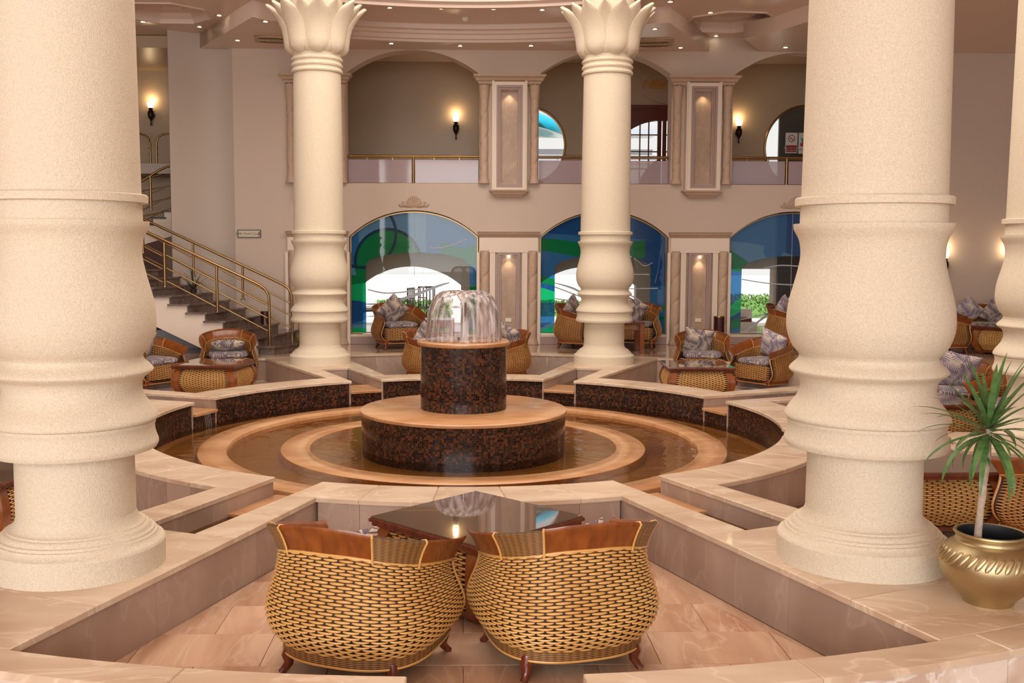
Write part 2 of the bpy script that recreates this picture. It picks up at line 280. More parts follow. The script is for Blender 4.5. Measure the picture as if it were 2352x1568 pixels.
class MB:
    def __init__(s): s.v = []; s.f = []; s.uv = None
    def add(s, vs, fs):
        k = len(s.v); s.v += [tuple(x) for x in vs]; s.f += [tuple(i+k for i in f) for f in fs]
    def box(s, a, b):
        x0, y0, z0 = a; x1, y1, z1 = b
        s.add([(x0,y0,z0),(x1,y0,z0),(x1,y1,z0),(x0,y1,z0),(x0,y0,z1),(x1,y0,z1),(x1,y1,z1),(x0,y1,z1)],
              [(0,3,2,1),(4,5,6,7),(0,1,5,4),(1,2,6,5),(2,3,7,6),(3,0,4,7)])
    def prism(s, poly, z0, z1, ch=0.0):
        """polygon (ccw xy) extruded; ch chamfers the top rim"""
        n = len(poly); base = [(x, y, z0) for x, y in poly]
        if ch:
            ins = inset(poly, ch)
            vs = base + [(x, y, z1-ch) for x, y in poly] + [(x, y, z1) for x, y in ins]
            fs = [tuple(range(n))[::-1]]
            for l in (0, 1):
                for i in range(n): j = (i+1) % n; fs.append((l*n+i, l*n+j, (l+1)*n+j, (l+1)*n+i))
            fs.append(tuple(range(2*n, 3*n)))
        else:
            vs = base + [(x, y, z1) for x, y in poly]
            fs = [tuple(range(n))[::-1], tuple(range(n, 2*n))]
            for i in range(n): j = (i+1) % n; fs.append((i, j, n+j, n+i))
        s.add(vs, fs)
    def lathe(s, prof, n=48, cx=0, cy_=0, a0=0, a1=2*pi, cap=True):
        full = abs(a1-a0-2*pi) < 1e-6; k = n if full else n+1
        vs = []
        for r, z in prof:
            for i in range(k):
                a = a0+(a1-a0)*i/n; vs.append((cx+r*cos(a), cy_+r*sin(a), z))
        fs = []
        for j in range(len(prof)-1):
            for i in range(n):
                i2 = (i+1) % k; fs.append((j*k+i, j*k+i2, (j+1)*k+i2, (j+1)*k+i))
        if cap and full:
            if prof[0][0] > 1e-5: fs.append(tuple(range(k))[::-1])
            if prof[-1][0] > 1e-5: fs.append(tuple(range((len(prof)-1)*k, len(prof)*k)))
        s.add(vs, fs)
    def tube(s, pts, r, n=10, caps=True):
        pts = [Vector(p) for p in pts]; rr = r if isinstance(r, (list, tuple)) else [r]*len(pts)
        vs = []; prev = None
        for i, p in enumerate(pts):
            t = (pts[min(i+1, len(pts)-1)]-pts[max(i-1, 0)]).normalized()
            if prev is None:
                a = Vector((0, 0, 1)) if abs(t.z) < 0.9 else Vector((1, 0, 0)); nx = t.cross(a).normalized()
            else: nx = (prev - t*prev.dot(t)).normalized()
            prev = nx; ny = t.cross(nx)
            for k in range(n): a = 2*pi*k/n; vs.append(p+(nx*cos(a)+ny*sin(a))*rr[i])
        fs = []
        for i in range(len(pts)-1):
            for k in range(n): k2 = (k+1) % n; fs.append((i*n+k, i*n+k2, (i+1)*n+k2, (i+1)*n+k))
        if caps: fs.append(tuple(range(n))[::-1]); fs.append(tuple(range((len(pts)-1)*n, len(pts)*n)))
        s.add(vs, fs)
    def grid(s, P, nu, nv, close_u=False):
        """P(i,j) -> point"""
        vs = [P(i, j) for j in range(nv+1) for i in range(nu if close_u else nu+1)]
        k = nu if close_u else nu+1; fs = []
        for j in range(nv):
            for i in range(nu): i2 = (i+1) % k if close_u else i+1; fs.append((j*k+i, j*k+i2, (j+1)*k+i2, (j+1)*k+i))
        s.add(vs, fs)
    def mesh(s, name='m'):
        me = bpy.data.meshes.new(name); me.from_pydata([tuple(v) for v in s.v], [], s.f); me.update(); return me
    def build(s, name, mat, parent=None, smooth=None, loc=None, rot=None):
        return link(name, s.mesh(name), mat, parent, smooth, loc, rot)
def inset(poly, d):
    n = len(poly); out = []
    for i in range(n):
        p0 = Vector(poly[i-1]); p1 = Vector(poly[i]); p2 = Vector(poly[(i+1) % n])
        a = (p1-p0); b = (p2-p1)
        if a.length < 1e-6 or b.length < 1e-6: out.append(tuple(p1)); continue
        a.normalize(); b.normalize(); na = Vector((-a.y, a.x)); nb = Vector((-b.y, b.x)); q = na+nb
        if q.length < 1e-4: q = na
        q.normalize(); k = d/max(0.3, q.dot(na)); out.append((p1.x+q.x*k, p1.y+q.y*k))
    return out
def curvefill(outer, holes, thick, bevel=0):
    """2D outline with holes -> solid slab mesh centred on z=0"""
    cu = bpy.data.curves.new('c', 'CURVE'); cu.dimensions = '2D'; cu.fill_mode = 'BOTH'; cu.extrude = thick/2
    for pts in [outer]+holes:
        sp_ = cu.splines.new('POLY'); sp_.points.add(len(pts)-1); sp_.use_cyclic_u = True
        for q, p in zip(sp_.points, pts): q.co = (p[0], p[1], 0, 1)
    ob = bpy.data.objects.new('c', cu); C.objects.link(ob); bpy.context.view_layer.update()
    me = bpy.data.meshes.new_from_object(ob.evaluated_get(bpy.context.evaluated_depsgraph_get()))
    bpy.data.objects.remove(ob); bpy.data.curves.remove(cu); me.materials.clear(); return me
def struct(o, label=None): o['kind'] = 'structure'; return tag(o, label)
def circle(cx, cy_, r, n=64, a0=0, a1=2*pi): return [(cx+r*cos(a0+(a1-a0)*i/n), cy_+r*sin(a0+(a1-a0)*i/n)) for i in range(n)]
def arc(r, a0, a1, step=2.5):
    n = max(1, int(abs(a1-a0)/step+.5)); return [(r*cos(radians(a0+(a1-a0)*i/n)), r*sin(radians(a0+(a1-a0)*i/n))) for i in range(n+1)]
def text(name, s, size, loc, rot, mat, parent=None, depth=0.004, align='CENTER', shear=0.0, offset=0.0):
    cu = bpy.data.curves.new(name, 'FONT'); cu.body = s; cu.size = size; cu.extrude = depth; cu.align_x = align; cu.align_y = 'CENTER'; cu.shear = shear; cu.offset = offset
    ob = bpy.data.objects.new(name, cu); C.objects.link(ob); bpy.context.view_layer.update()
    me = bpy.data.meshes.new_from_object(ob.evaluated_get(bpy.context.evaluated_depsgraph_get()))
    bpy.data.objects.remove(ob); me.materials.clear(); return link(name, me, mat, parent, None, loc, rot)
def dup(root, loc, rz, label, group=None):
    r = root.copy(); C.objects.link(r); r.location = loc; r.rotation_euler = (0, 0, rz); r['label'] = label
    if group: r['group'] = group
    for ch in root.children:
        c = ch.copy(); C.objects.link(c); c.parent = r
        for g in ch.children: d = g.copy(); C.objects.link(d); d.parent = c
    return r
Z0 = -0.315      # sunken floor
# ------------------------------------------------------------------ sunken lounge terrace and pool
SP = [-157.4, -112.84, -65.71, -17.38, 22.95, 66.62, 113.77, 158.65]
W_ = 0.191; RI = 2.975; RO = 3.40; SE = 4.37; ROUT = 6.05; ROUT2 = 6.24; ZC = -0.13
def LP(th, s, t): a = radians(th); return (s*cos(a)-t*sin(a), s*sin(a)+t*cos(a))
def ee(s): return 0.385+(s-3.37)*0.175/2.65
def adeg(t, r): return math.degrees(math.asin(t/r))
terr = bpy.data.objects.new('raised_terrace', None); C.objects.link(terr); struct(terr, 'raised octagonal marble terrace of sunken lounges around the fountain pool')
def ccw(p): return p if sum(p[i-1][0]*p[i][1]-p[i][0]*p[i-1][1] for i in range(len(p))) > 0 else p[::-1]
def cslab(poly, z1=0.0, th=0.032, mat='marble', name='coping_slab', gap=0.0012):
    poly = inset(ccw(poly), gap); b = MB(); b.prism(poly, z1-th, z1, 0.005); return b.build(name, mat, terr)
def panel(p, q, z0, z1, th=0.02, mat='marble_wall', name='marble_panel', par=None, n=1):
    """flat stone panels from p to q; their face is on the left-hand side, thickness to the right"""
    p = Vector(p); q = Vector(q); d = (q-p); L = d.length; d.normalize(); nr = Vector((d.y, -d.x))
    for i in range(n):
        a = p+d*(L*i/n+0.001); c = p+d*(L*(i+1)/n-0.001); b = MB()
        b.prism(ccw([tuple(a), tuple(c), tuple(c+nr*th), tuple(a+nr*th)]), z0, z1); b.build(name, mat, par or terr)
for i in range(8):
    th0 = SP[i]; th1 = SP[(i+1) % 8]
    if th1 < th0: th1 += 360
    a0i, a1i = th0+adeg(W_, RI), th1-adeg(W_, RI); a0o, a1o = th0+adeg(W_, RO), th1-adeg(W_, RO)
    n = 5
    for k in range(n):
        f0, f1 = k/n, (k+1)/n
        inn = arc(RI, a0i+(a1i-a0i)*f0, a0i+(a1i-a0i)*f1); out = arc(RO, a0o+(a1o-a0o)*f1, a0o+(a1o-a0o)*f0)
        cslab(inn+out)
    # pit walls
    g0 = th0+adeg(ee(3.38), 3.38); g1 = th1-adeg(ee(3.38), 3.38); n = 7
    for k in range(n):
        b = MB(); q0, q1 = g0+(g1-g0)*k/n+.02, g0+(g1-g0)*(k+1)/n-.02
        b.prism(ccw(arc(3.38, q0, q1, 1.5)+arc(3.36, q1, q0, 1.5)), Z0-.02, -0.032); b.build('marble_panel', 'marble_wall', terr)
    for th, sg in ((th0, 1), (th1, -1)):
        ends = [3.31, 4.1, 5.05, 6.12]
        for k in range(3):
            p = LP(th, ends[k], sg*(ee(ends[k])-.012)); q = LP(th, ends[k+1], sg*(ee(ends[k+1])-.012))
            if sg > 0: panel(p, q, Z0-.02, -.032)
            else: panel(q, p, Z0-.02, -.032)
    # outer pit wall
    if i != 1:
        o0 = th0+adeg(ee(6.06), 6.06)-.6; o1 = th1-adeg(ee(6.06), 6.06)+.6; n = 6
        for k in range(n):
            b = MB(); q0, q1 = o0+(o1-o0)*k/n+.02, o0+(o1-o0)*(k+1)/n-.02
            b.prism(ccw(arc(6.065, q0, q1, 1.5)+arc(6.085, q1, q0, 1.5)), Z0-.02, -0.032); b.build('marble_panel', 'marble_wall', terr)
    # spoke: copings, plate behind the channel, channel
    sin_ = lambda t: sqrt(RO*RO-t*t)
    for sg in (1, -1):
        mid = 3.88
        for s0, s1 in ((None, mid), (mid, SE)):
            a = s0 if s0 else sin_(W_); b_ = s0 if s0 else sin_(ee(3.38))
            cslab([LP(th0, a, sg*W_), LP(th0, s1, sg*W_), LP(th0, s1, sg*ee(s1)), LP(th0, b_, sg*ee(b_))])
        p, q = LP(th0, 2.985, sg*(W_+.008)), LP(th0, SE+.01, sg*(W_+.008))
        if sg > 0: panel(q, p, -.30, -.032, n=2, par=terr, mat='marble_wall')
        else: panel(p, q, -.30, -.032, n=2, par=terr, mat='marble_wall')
    panel(LP(th0, SE+.008, -W_), LP(th0, SE+.008, W_), -.3, -.032)
    for s0, s1 in ((SE, 4.95), (4.95, 5.5), (5.5, 6.05)):
        far = [LP(th0, s1, -ee(s1)), LP(th0, s1, ee(s1))]
        if s1 == 6.05:
            a = adeg(ee(6.05), 6.05); far = [(x, y) for x, y in arc(6.05, th0-a, th0+a, 1.5)]
        cslab([LP(th0, s0, -ee(s0))]+far+[LP(th0, s0, ee(s0))])
    b = MB(); b.prism(ccw([LP(th0, 2.955, -W_-.01), LP(th0, 3.52, -W_-.01), LP(th0, 3.52, W_+.01), LP(th0, 2.955, W_+.01)]), ZC-.03, ZC, .004); b.build('spout_slab', 'marble_orange', terr)
    b = MB(); b.prism(ccw([LP(th0, 3.5, -W_-.01), LP(th0, SE+.01, -W_-.01), LP(th0, SE+.01, W_+.01), LP(th0, 3.5, W_+.01)]), -.24, -.19); b.build('channel_floor', 'pool_floor', terr)
    b = MB(); q4 = ccw([LP(th0, 3.52, -W_), LP(th0, SE, -W_), LP(th0, SE, W_), LP(th0, 3.52, W_)]); b.add([(x, y, -.15) for x, y in q4], [(0, 1, 2, 3)]); b.build('channel_water', 'pool_water', terr)
    # mosaic pool wall
    def mos(a0, a1, z1):
        me = bpy.data.meshes.new('m'); pts = arc(3.0, a0, a1, 1.5); n = len(pts); vs = [(x, y, z) for z in (-.46, z1) for x, y in pts]
        fs = [(k+1, k, n+k, n+k+1) for k in range(n-1)]; vs += [(x*1.006, y*1.006, z) for x, y, z in vs]; fs += [(2*n+k, 2*n+k+1, 3*n+k+1, 3*n+k) for k in range(n-1)]
        me.from_pydata(vs, [], fs); uv = me.uv_layers.new()
        for lp in me.loops:
            v = me.vertices[lp.vertex_index].co; uv.data[lp.index].uv = ((atan2(v.y, v.x)+10)*3.0/.0205 if True else 0, v.z/.0205+100)
        link('mosaic_pool_wall', me, 'mosaic', terr, 40)
    def seam(a0, a1, z1):      # keep away from the +-180 degree jump of atan2
        if a0 < 180 < a1: mos(a0, 179.99, z1); mos(180.01, a1, z1)
        else: mos(a0, a1, z1)
    seam(th0+adeg(W_+.02, 3), th1-adeg(W_+.02, 3), -.032); seam(th0-adeg(W_+.02, 3), th0+adeg(W_+.02, 3), ZC-.03)
# outer ring coping
def ringseg(a0, a1, nn, face=None):
    for k in range(nn):
        q0, q1 = a0+(a1-a0)*k/nn, a0+(a1-a0)*(k+1)/nn
        cslab(arc(ROUT, q0, q1, 1.5)+arc(ROUT2, q1, q0, 1.5))
        if face:
            b = MB(); b.prism(ccw(arc(ROUT2-.02, q0+.02, q1-.02, 1.5)+arc(ROUT2-.045, q1-.02, q0+.02, 1.5)), Z0-.02, -.032); b.build('marble_panel', face, terr)
ringseg(-157.4, -92.0, 8, 'marble_white'); ringseg(-85.7, -20, 8, 'marble_white'); ringseg(-20, 202.6, 28)
for a in (-92.0, -85.7):
    p, q = [(r*cos(radians(a)), r*sin(radians(a))) for r in (6.07, 6.23)]
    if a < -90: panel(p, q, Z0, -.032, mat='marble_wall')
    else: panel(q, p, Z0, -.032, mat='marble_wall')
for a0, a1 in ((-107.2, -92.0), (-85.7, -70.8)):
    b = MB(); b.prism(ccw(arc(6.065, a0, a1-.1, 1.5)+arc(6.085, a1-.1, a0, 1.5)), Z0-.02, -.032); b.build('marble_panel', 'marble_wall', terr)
# pit floor slabs of the front lounge, one by one, and plain floors elsewhere
def clip(poly, conv):
    out = poly
    for i in range(len(conv)):
        a = conv[i-1]; b = conv[i]; inp = out; out = []
        side = lambda p: (b[0]-a[0])*(p[1]-a[1])-(b[1]-a[1])*(p[0]-a[0])
        for j in range(len(inp)):
            p, q = inp[j-1], inp[j]; sp_, sq = side(p), side(q)
            if (sp_ >= 0) != (sq >= 0): t = sp_/(sp_-sq); out.append((p[0]+(q[0]-p[0])*t, p[1]+(q[1]-p[1])*t))
            if sq >= 0: out.append(q)
        if len(out) < 3: return []
    return out
pit = ccw([LP(-112.84, 3.2, ee(3.2)), LP(-112.84, 6.0, ee(6.0)-.02)]+arc(6.06, -107.2, -70.8, 3)+[LP(-65.71, 6.0, -ee(6.0)+.02), LP(-65.71, 3.2, -ee(3.2))])
fl = bpy.data.objects.new('floor', None); C.objects.link(fl); struct(fl, 'sunken marble floor of the hall and lounges')
ca, sa = cos(.32), sin(.32)
for ix in range(-8, 9):
    for iy in range(-16, -3):
        off = 0.3 if iy % 2 else 0
        q = [(ix*.62+off+dx, iy*.40+dy) for dx, dy in ((0, 0), (.62, 0), (.62, .40), (0, .40))]
        q = [(x, y) for x, y in q]
        pl = clip(q, pit)
        if len(pl) >= 3:
            ar = abs(sum(pl[i-1][0]*pl[i][1]-pl[i][0]*pl[i-1][1] for i in range(len(pl))))/2
            if ar > .003: b = MB(); b.prism(inset(ccw(pl), .0012), Z0-.02, Z0, .0015 if ar > .05 else 0); b.build('floor_tile', 'marble_floor', fl)
me = curvefill([(-16, -17), (16, -17), (16, 7.4), (-16, 7.4)], [circle(0, 0, 2.9, 64)], .02)
link('floor_base', me, 'marble_floor', fl, None, (0, 0, Z0-.035))
# hall floor at terrace level behind and beside
me = curvefill([(-16, -1.2), (-6.12, -1.2)]+[(x, y) for x, y in arc(6.23, 190.9, -10.9, 3)]+[(6.12, -1.2), (16, -1.2), (16, 12), (-16, 12)], [], .06)
hf = link('hall_floor', me, 'marble_hall', None, None, (0, 0, -.033)); struct(hf, 'polished beige marble hall floor behind the terrace')
b = MB(); b.lathe([(3.05, -.345), (0, -.345)], 96, cap=False); b.lathe([(0, -.47), (3.05, -.47)], 96, cap=False)
pf = b.build('pool_floor', 'pool_floor', terr, 40)
def annulus(r0, r1, z0, z1, name, mat, par):
    b = MB(); c = .008; b.lathe([(r0, z0), (r0, z1-c), (r0+c, z1), (r1-c, z1), (r1, z1-c), (r1, z0)], 128, cap=False); return b.build(name, mat, par, 50)
annulus(2.234, 2.498, -.46, -.24, 'pool_step', 'marble_orange', terr)
annulus(1.47, 1.751, -.46, -.2725, 'pool_step', 'marble_orange', terr)
b = MB(); b.lathe([(2.235, -.275), (0.98, -.275)], 96, cap=False); b.lathe([(3.0, -.283), (2.497, -.283)], 96, cap=False)
wt = b.build('pool_water', 'pool_water', None); tag(wt, 'shallow amber water filling the round mosaic pool', 'water')
# ------------------------------------------------------------------ fountain
ft = thing('fountain', 'two-tier round fountain clad in dark brown mosaic at the centre of the pool', 'fountain', (0, 0, -.46))
def drum(r, z0, z1, name):
    n = 96; vs = []; 
    for z in (z0, z1):
        for i in range(n+1): a = 2*pi*i/n; vs.append((r*cos(a), r*sin(a), z))
    me = bpy.data.meshes.new('m'); me.from_pydata(vs, [], [(i, i+1, n+2+i, n+1+i) for i in range(n)]); uv = me.uv_layers.new()
    for p in me.polygons:
        i = p.index
        for li, (u, v) in zip(p.loop_indices, ((i, z0), (i+1, z0), (i+1, z1), (i, z1))): uv.data[li].uv = (u*2*pi*r/n/.0205+50, v/.0205+100)
    o = link(name, me, 'mosaic', ft, 40, (0, 0, .46)); return o
drum(.985, -.46, .045, 'lower_drum'); drum(.416, .08, .70, 'upper_drum')
b = MB(); b.lathe([(.0, .04), (.985, .04), (.998, .048), (1.0, .06), (.998, .072), (.985, .08), (0, .08)], 96, cap=False); b.build('lower_cap', 'marble_orange', ft, 40, (0, 0, .46))
b = MB(); b.lathe([(.0, .695), (.435, .695), (.446, .705), (.448, .716), (.446, .728), (.435, .737), (0, .737)], 72, cap=False); b.build('upper_cap', 'marble_orange', ft, 40, (0, 0, .46))
b = MB(); b.lathe([(.055, .737), (.062, .75), (.055, .765), (.03, .77), (.028, 1.07), (.034, 1.075), (.034, 1.095), (0, 1.1)], 24); b.build('nozzle', 'steel', ft, 40, (0, 0, .46))
b = MB(); prof = [(.022, 1.085), (.035, 1.12), (.06, 1.165), (.095, 1.198), (.14, 1.214), (.19, 1.21), (.24, 1.19), (.285, 1.145), (.318, 1.08), (.34, 1.0), (.353, .91), (.36, .82), (.364, .74)]
def bell(i, j):
    i = 120-i
    r, z = prof[j]; a = 2*pi*i/120; k = j/12; r2 = r*(1+.012*k*sin(a*17)+.01*k*sin(a*31+1)); return (r2*cos(a), r2*sin(a), z+.006*k*sin(a*23))
b.grid(bell, 120, 12, True); bw = b.build('water_bell', 'spray_water', None, 180); tag(bw, 'clear dome of falling water over the fountain top', 'water')
b = MB(); b.lathe([(.019, 1.08), (.031, 1.12), (.055, 1.16), (.09, 1.192), (.12, 1.205)][::-1], 48, cap=False); b.build('funnel', 'trickle', bw, 180)
tr = thing('water_trickle', 'thin trickles running from the left spout into the pool', 'water', (*LP(158.65, 2.95, .02), ZC-.02))
b = MB()
for k in range(4): 
    x, y = LP(158.65, 2.94, -.02+.03*k); b.tube([(x, y, ZC-.01), (x*.995, y*.995, ZC-.05), (x*.99, y*.99, -.28)], .0022, 5)
o = b.build('stream', 'trickle', tr); o.location = -tr.location; o['kind'] = 'stuff'
# ------------------------------------------------------------------ lotus columns
def petal_mesh(k=1.0, lean=0.0):
    ctr = [(.335, 4.27), (.40, 4.305), (.44, 4.37), (.450, 4.47), (.462, 4.58), (.488, 4.69), (.53, 4.79), (.585, 4.88), (.645, 4.96), (.695, 5.02)]
    wd = [.16, .25, .33, .37, .38, .36, .31, .235, .13, .012]
    nt_ = len(ctr)-1; nu = 8; vs = []; fs = []
    for side in (0, 1):
        for j, (r, z) in enumerate(ctr):
            r -= lean; z = 4.27+(z-4.27)*.88
            j0 = max(j-1, 0); j1 = min(j+1, nt_); tr_, tz = ctr[j1][0]-ctr[j0][0], ctr[j1][1]-ctr[j0][1]; l = hypot(tr_, tz); nr, nz = -tz/l, tr_/l
            th = .045*side*(1-.3*j/nt_)
            for i in range(nu+1):
                u = i/nu*2-1; a = wd[j]*k*u; bul = -.034*abs(u)**2.2*(1-.4*j/nt_); rr = r+th*nr+bul; vs.append((rr*cos(a), rr*sin(a), z+th*nz))
    n = nu+1; m_ = (nt_+1)*n
    for j in range(nt_):
        for i in range(nu): a = j*n+i; fs.append((a, a+1, a+n+1, a+n)); fs.append((m_+a+1, m_+a, m_+a+n, m_+a+n+1))
        for i in (0, nu): a = j*n+i; fs.append((a, a+n, m_+a+n, m_+a) if i == 0 else (a+n, a, m_+a, m_+a+n))
    for i in range(nu): a = nt_*n+i; fs.append((a, a+1, m_+a+1, m_+a)); fs.append((i+1, i, m_+i, m_+i+1))
    me = bpy.data.meshes.new('petal'); me.from_pydata(vs, [], fs); me.materials.append(MATS['stone']); shade(me, 42); return me
pet_o, pet_i = petal_mesh(1.0), petal_mesh(.95, .035)
def catmull(pts, n=6):
    out = []
    for i in range(len(pts)-1):
        p0 = pts[max(i-1, 0)]; p1 = pts[i]; p2 = pts[i+1]; p3 = pts[min(i+2, len(pts)-1)]
        for k in range(n):
            t = k/n; out.append(tuple(.5*((2*p1[q])+(-p0[q]+p2[q])*t+(2*p0[q]-5*p1[q]+4*p2[q]-p3[q])*t*t+(-p0[q]+3*p1[q]-3*p2[q]+p3[q])*t**3) for q in range(2)))
    return out+[pts[-1]]
def make_column(th, label):
    x, y = LP(th, 5.05, 0); t = thing('lotus_column', label, 'column', (x, y, 0), 0, 'lotus columns around the pool')
    b = MB(); b.lathe([(.425, 0), (.427, .118), (.42, .13)]+catmull([(.405, .138), (.392, .150), (.386, .163)], 3)+[(.376, .165), (.372, .178), (.362, .18)]+catmull([(.358, .184), (.352, .196), (.345, .203)], 3)+[(.332, .206), (.328, .214), (.318, .216), (.306, .226), (.294, .245), (.286, .27)], 72, cap=False); b.build('base', 'stone', t, 30)
    b = MB(); b.lathe([(.286, .25), (.284, .60)], 72, cap=False); b.build('pedestal', 'stone', t, 30)
    pr = [(.28, .595), (.395, .597), (.405, .615)]+catmull([(.404, .63), (.392, .665), (.387, .70), (.392, .722)], 4)+[(.385, .735)]
    pr += catmull([(.402, .742), (.405, .757), (.388, .79), (.345, .85), (.33, .905), (.343, .95), (.375, .975), (.388, .99), (.376, 1.01), (.345, 1.04), (.338, 1.062)], 4)
    pr += catmull([(.345, 1.075), (.375, 1.11), (.402, 1.18), (.408, 1.25), (.398, 1.34), (.37, 1.45), (.350, 1.54), (.347, 1.60), (.356, 1.655), (.375, 1.692), (.384, 1.71)], 4)
    pr += [(.386, 1.735), (.355, 1.737)]
    b = MB(); b.lathe(pr, 72, cap=False); b.build('vase_drum', 'stone', t, 35)
    b = MB(); b.lathe([(.354, 1.735), (.353, 1.825), (.381, 1.827), (.382, 1.862), (.374, 1.868), (.352, 1.87)], 72, cap=False); b.build('collar', 'stone', t, 30)
    sh = [(.35, 1.865)]+[(.35-.022*k/20, 1.865+2.165*k/20) for k in range(1, 21)]
    b = MB(); b.lathe(sh, 72, cap=False); b.build('shaft', 'stone', t, 30)
    rg = [(.33, 4.03)]
    for zc in (4.055, 4.135, 4.215): rg += [(.335, zc-.028), (.352, zc-.018), (.358, zc), (.352, zc+.018), (.335, zc+.028)]
    rg += [(.33, 4.26), (.34, 4.29), (.345, 4.45), (.35, 4.7), (.36, 4.95), (.36, 5.2)]
    b = MB(); b.lathe(rg, 72, cap=False); b.build('necking', 'stone', t, 35)
    for k in range(8):
        link('petal', pet_o, None, t, None, None, (0, 0, pi/4*k+.18)); link('petal', pet_i, None, t, None, None, (0, 0, pi/4*k+.18+pi/8))
    return t
make_column(-112.84, 'massive cream stone column at the left edge, nearest the camera, cut by the frame')
make_column(-65.71, 'massive cream stone column at right foreground beside the gold plant pot')
make_column(113.77, 'slender-looking far lotus column standing before the foot of the staircase')
make_column(66.62, 'far lotus column standing in front of the middle blue arched window')
make_column(-17.38, 'lotus column cut by the right edge of the frame, behind the potted plant')
# ------------------------------------------------------------------ room shell
def seg_arch(cx, hw, z0, zs, zt, n=20):
    """outline of an opening with a segmental head (ccw in x,z)"""
    h = zt-zs; R = (h*h+hw*hw)/(2*h); zc = zt-R; a = math.asin(hw/R)
    return [(cx-hw, z0), (cx+hw, z0)]+[(cx+R*sin(a-2*a*i/n), zc+R*cos(a-2*a*i/n)) for i in range(n+1)]
UP = Matrix.Rotation(pi/2, 4, 'X')
def wallslab(name, outer, holes, y, th, mat, par=None, rz=0):
    me = curvefill(outer, holes, th); me.transform(UP); return link(name, me, mat, par, None, (0, y+th/2, 0))
WX = [-0.845, 2.4, 5.66]; UX = [-0.86, 2.39, 5.68]
holes = [seg_arch(x, 1.105, .13, 1.83, 2.28) for x in WX]+[seg_arch(x, 1.125, 2.73, 4.55, 4.945) for x in UX]
wb = wallslab('wall_back', [(-3.87, -.03), (13, -.03), (13, 5.3), (-3.87, 5.3)], holes, 7.6, .34, 'plaster'); struct(wb, 'two-storey arcade wall with three arches above three blue arched windows')
# curved grey wall beside the stairs
pts = [(-3.86, 7.6), (-4.0, 7.66), (-4.2, 7.66), (-4.4, 7.6), (-4.6, 7.5), (-4.74, 7.4), (-4.86, 7.33)]
b = MB(); b.prism(ccw(pts+[(-4.9, 7.45), (-4.6, 7.66), (-4.3, 7.8), (-3.86, 7.8)]), -.03, 5.3); o = b.build('wall_stairwell', 'plaster_grey', None, 60); struct(o)
o = wallslab('wall_gallery', [(-16, 0), (13, 0), (13, 5.3), (-16, 5.3)], [circle(1.22, 3.62, .73, 48), circle(6.62, 3.6, .8, 48), [(3.12, 2.73), (4.52, 2.73), (4.52, 4.34), (3.12, 4.34)]]+[seg_arch(x, 1.4, 0.005, 1.6, 2.1) for x in WX], 10.0, .2, 'plaster_olive'); struct(o, 'rear wall of the upper gallery with round windows')
for nm, x in (('wall_left', -13.1), ('wall_right', 13.0)):
    b = MB(); b.box((x, -17, Z0-.02), (x+.1, 10.1, 5.3)); struct(b.build(nm, 'plaster_grey'))
b = MB(); b.box((-3.9, 7.94, 2.56), (13, 10.0, 2.73)); struct(b.build('floor_gallery', 'plaster_white'))
b = MB(); b.box((-9.5, 9.0, 2.98), (-4.7, 10.0, 3.16)); struct(b.build('floor_landing', 'plaster_grey'))
# ceiling
octR = [(4.2+.78*cos(radians(22.5+45*k)+.1), 6.48+.78*sin(radians(22.5+45*k)+.1)) for k in range(8)]
octL = [(-4.55+.72*cos(radians(22.5+45*k)), 6.15+.72*sin(radians(22.5+45*k))) for k in range(8)]
me = curvefill([(-13.2, -17), (13.2, -17), (13.2, 10.2), (-13.2, 10.2)], [circle(0, 0, 5.45, 96), octR, octL], .12)
ce = link('ceiling', me, 'ceiling_paint', None, None, (0, 0, 5.25)); struct(ce, 'pinkish painted ceiling with a round dome opening over the fountain')
def P(r, a): return (r*cos(radians(a)), r*sin(radians(a)))
low = [P(6.25, 61), (4.13, 7.6), (-4.4, 7.6), P(6.1, 120)]+arc(6.2, 118, 106, 3)+arc(7.0, 105, 75, 1.5)+arc(6.2, 74, 63, 3)
me = curvefill(ccw(low), [], .24); o = link('ceiling_soffit', me, 'ceiling_paint', ce, None, (0, 0, -.18))
low2 = [(4.42, 6.55), (4.79, 6.0), (5.1, 5.15), (5.9, 3.4), (13, 3.4), (13, 7.6), (5.0, 7.6)]
me = curvefill(ccw(low2), [], .24); o = link('ceiling_soffit', me, 'ceiling_paint', ce, None, (0, 0, -.18))
me = curvefill(ccw([(-x, y) for x, y in low2]), [], .24)
b = MB(); b.box((-9.5, 7.75, 4.98), (-4.8, 10.0, 5.18)); o = b.build('ceiling_stairwell', 'plaster_olive', None); struct(o)
def molding(prof, a0, a1, par, name='ceiling_cornice', mat='ceiling_white'):
    b = MB(); b.lathe(prof, int(abs(a1-a0)/2)+2, a0=radians(a0), a1=radians(a1), cap=False); o = b.build(name, mat, par, 30); o.location = -Vector(par.location); return o
molding([(7.02, 4.94), (6.97, 4.945), (6.96, 4.98), (6.92, 4.99), (6.90, 5.05), (6.86, 5.06), (6.84, 5.10), (6.78, 5.12), (6.77, 5.19)], 74.5, 105.5, ce)
molding([(5.62, 5.19), (5.60, 5.16), (5.53, 5.155), (5.52, 5.13), (5.42, 5.13), (5.41, 5.17), (5.34, 5.20), (5.33, 5.4), (5.3, 5.5)], 0, 360, ce)
b = MB(); b.lathe([(5.3, 5.5), (5.25, 5.6), (5.45, 6.0), (5.2, 6.6), (4.4, 7.2), (2.5, 7.5), (0, 7.6)], 64, cap=False); o = b.build('ceiling_dome', 'ceiling_white', None, 30); struct(o)
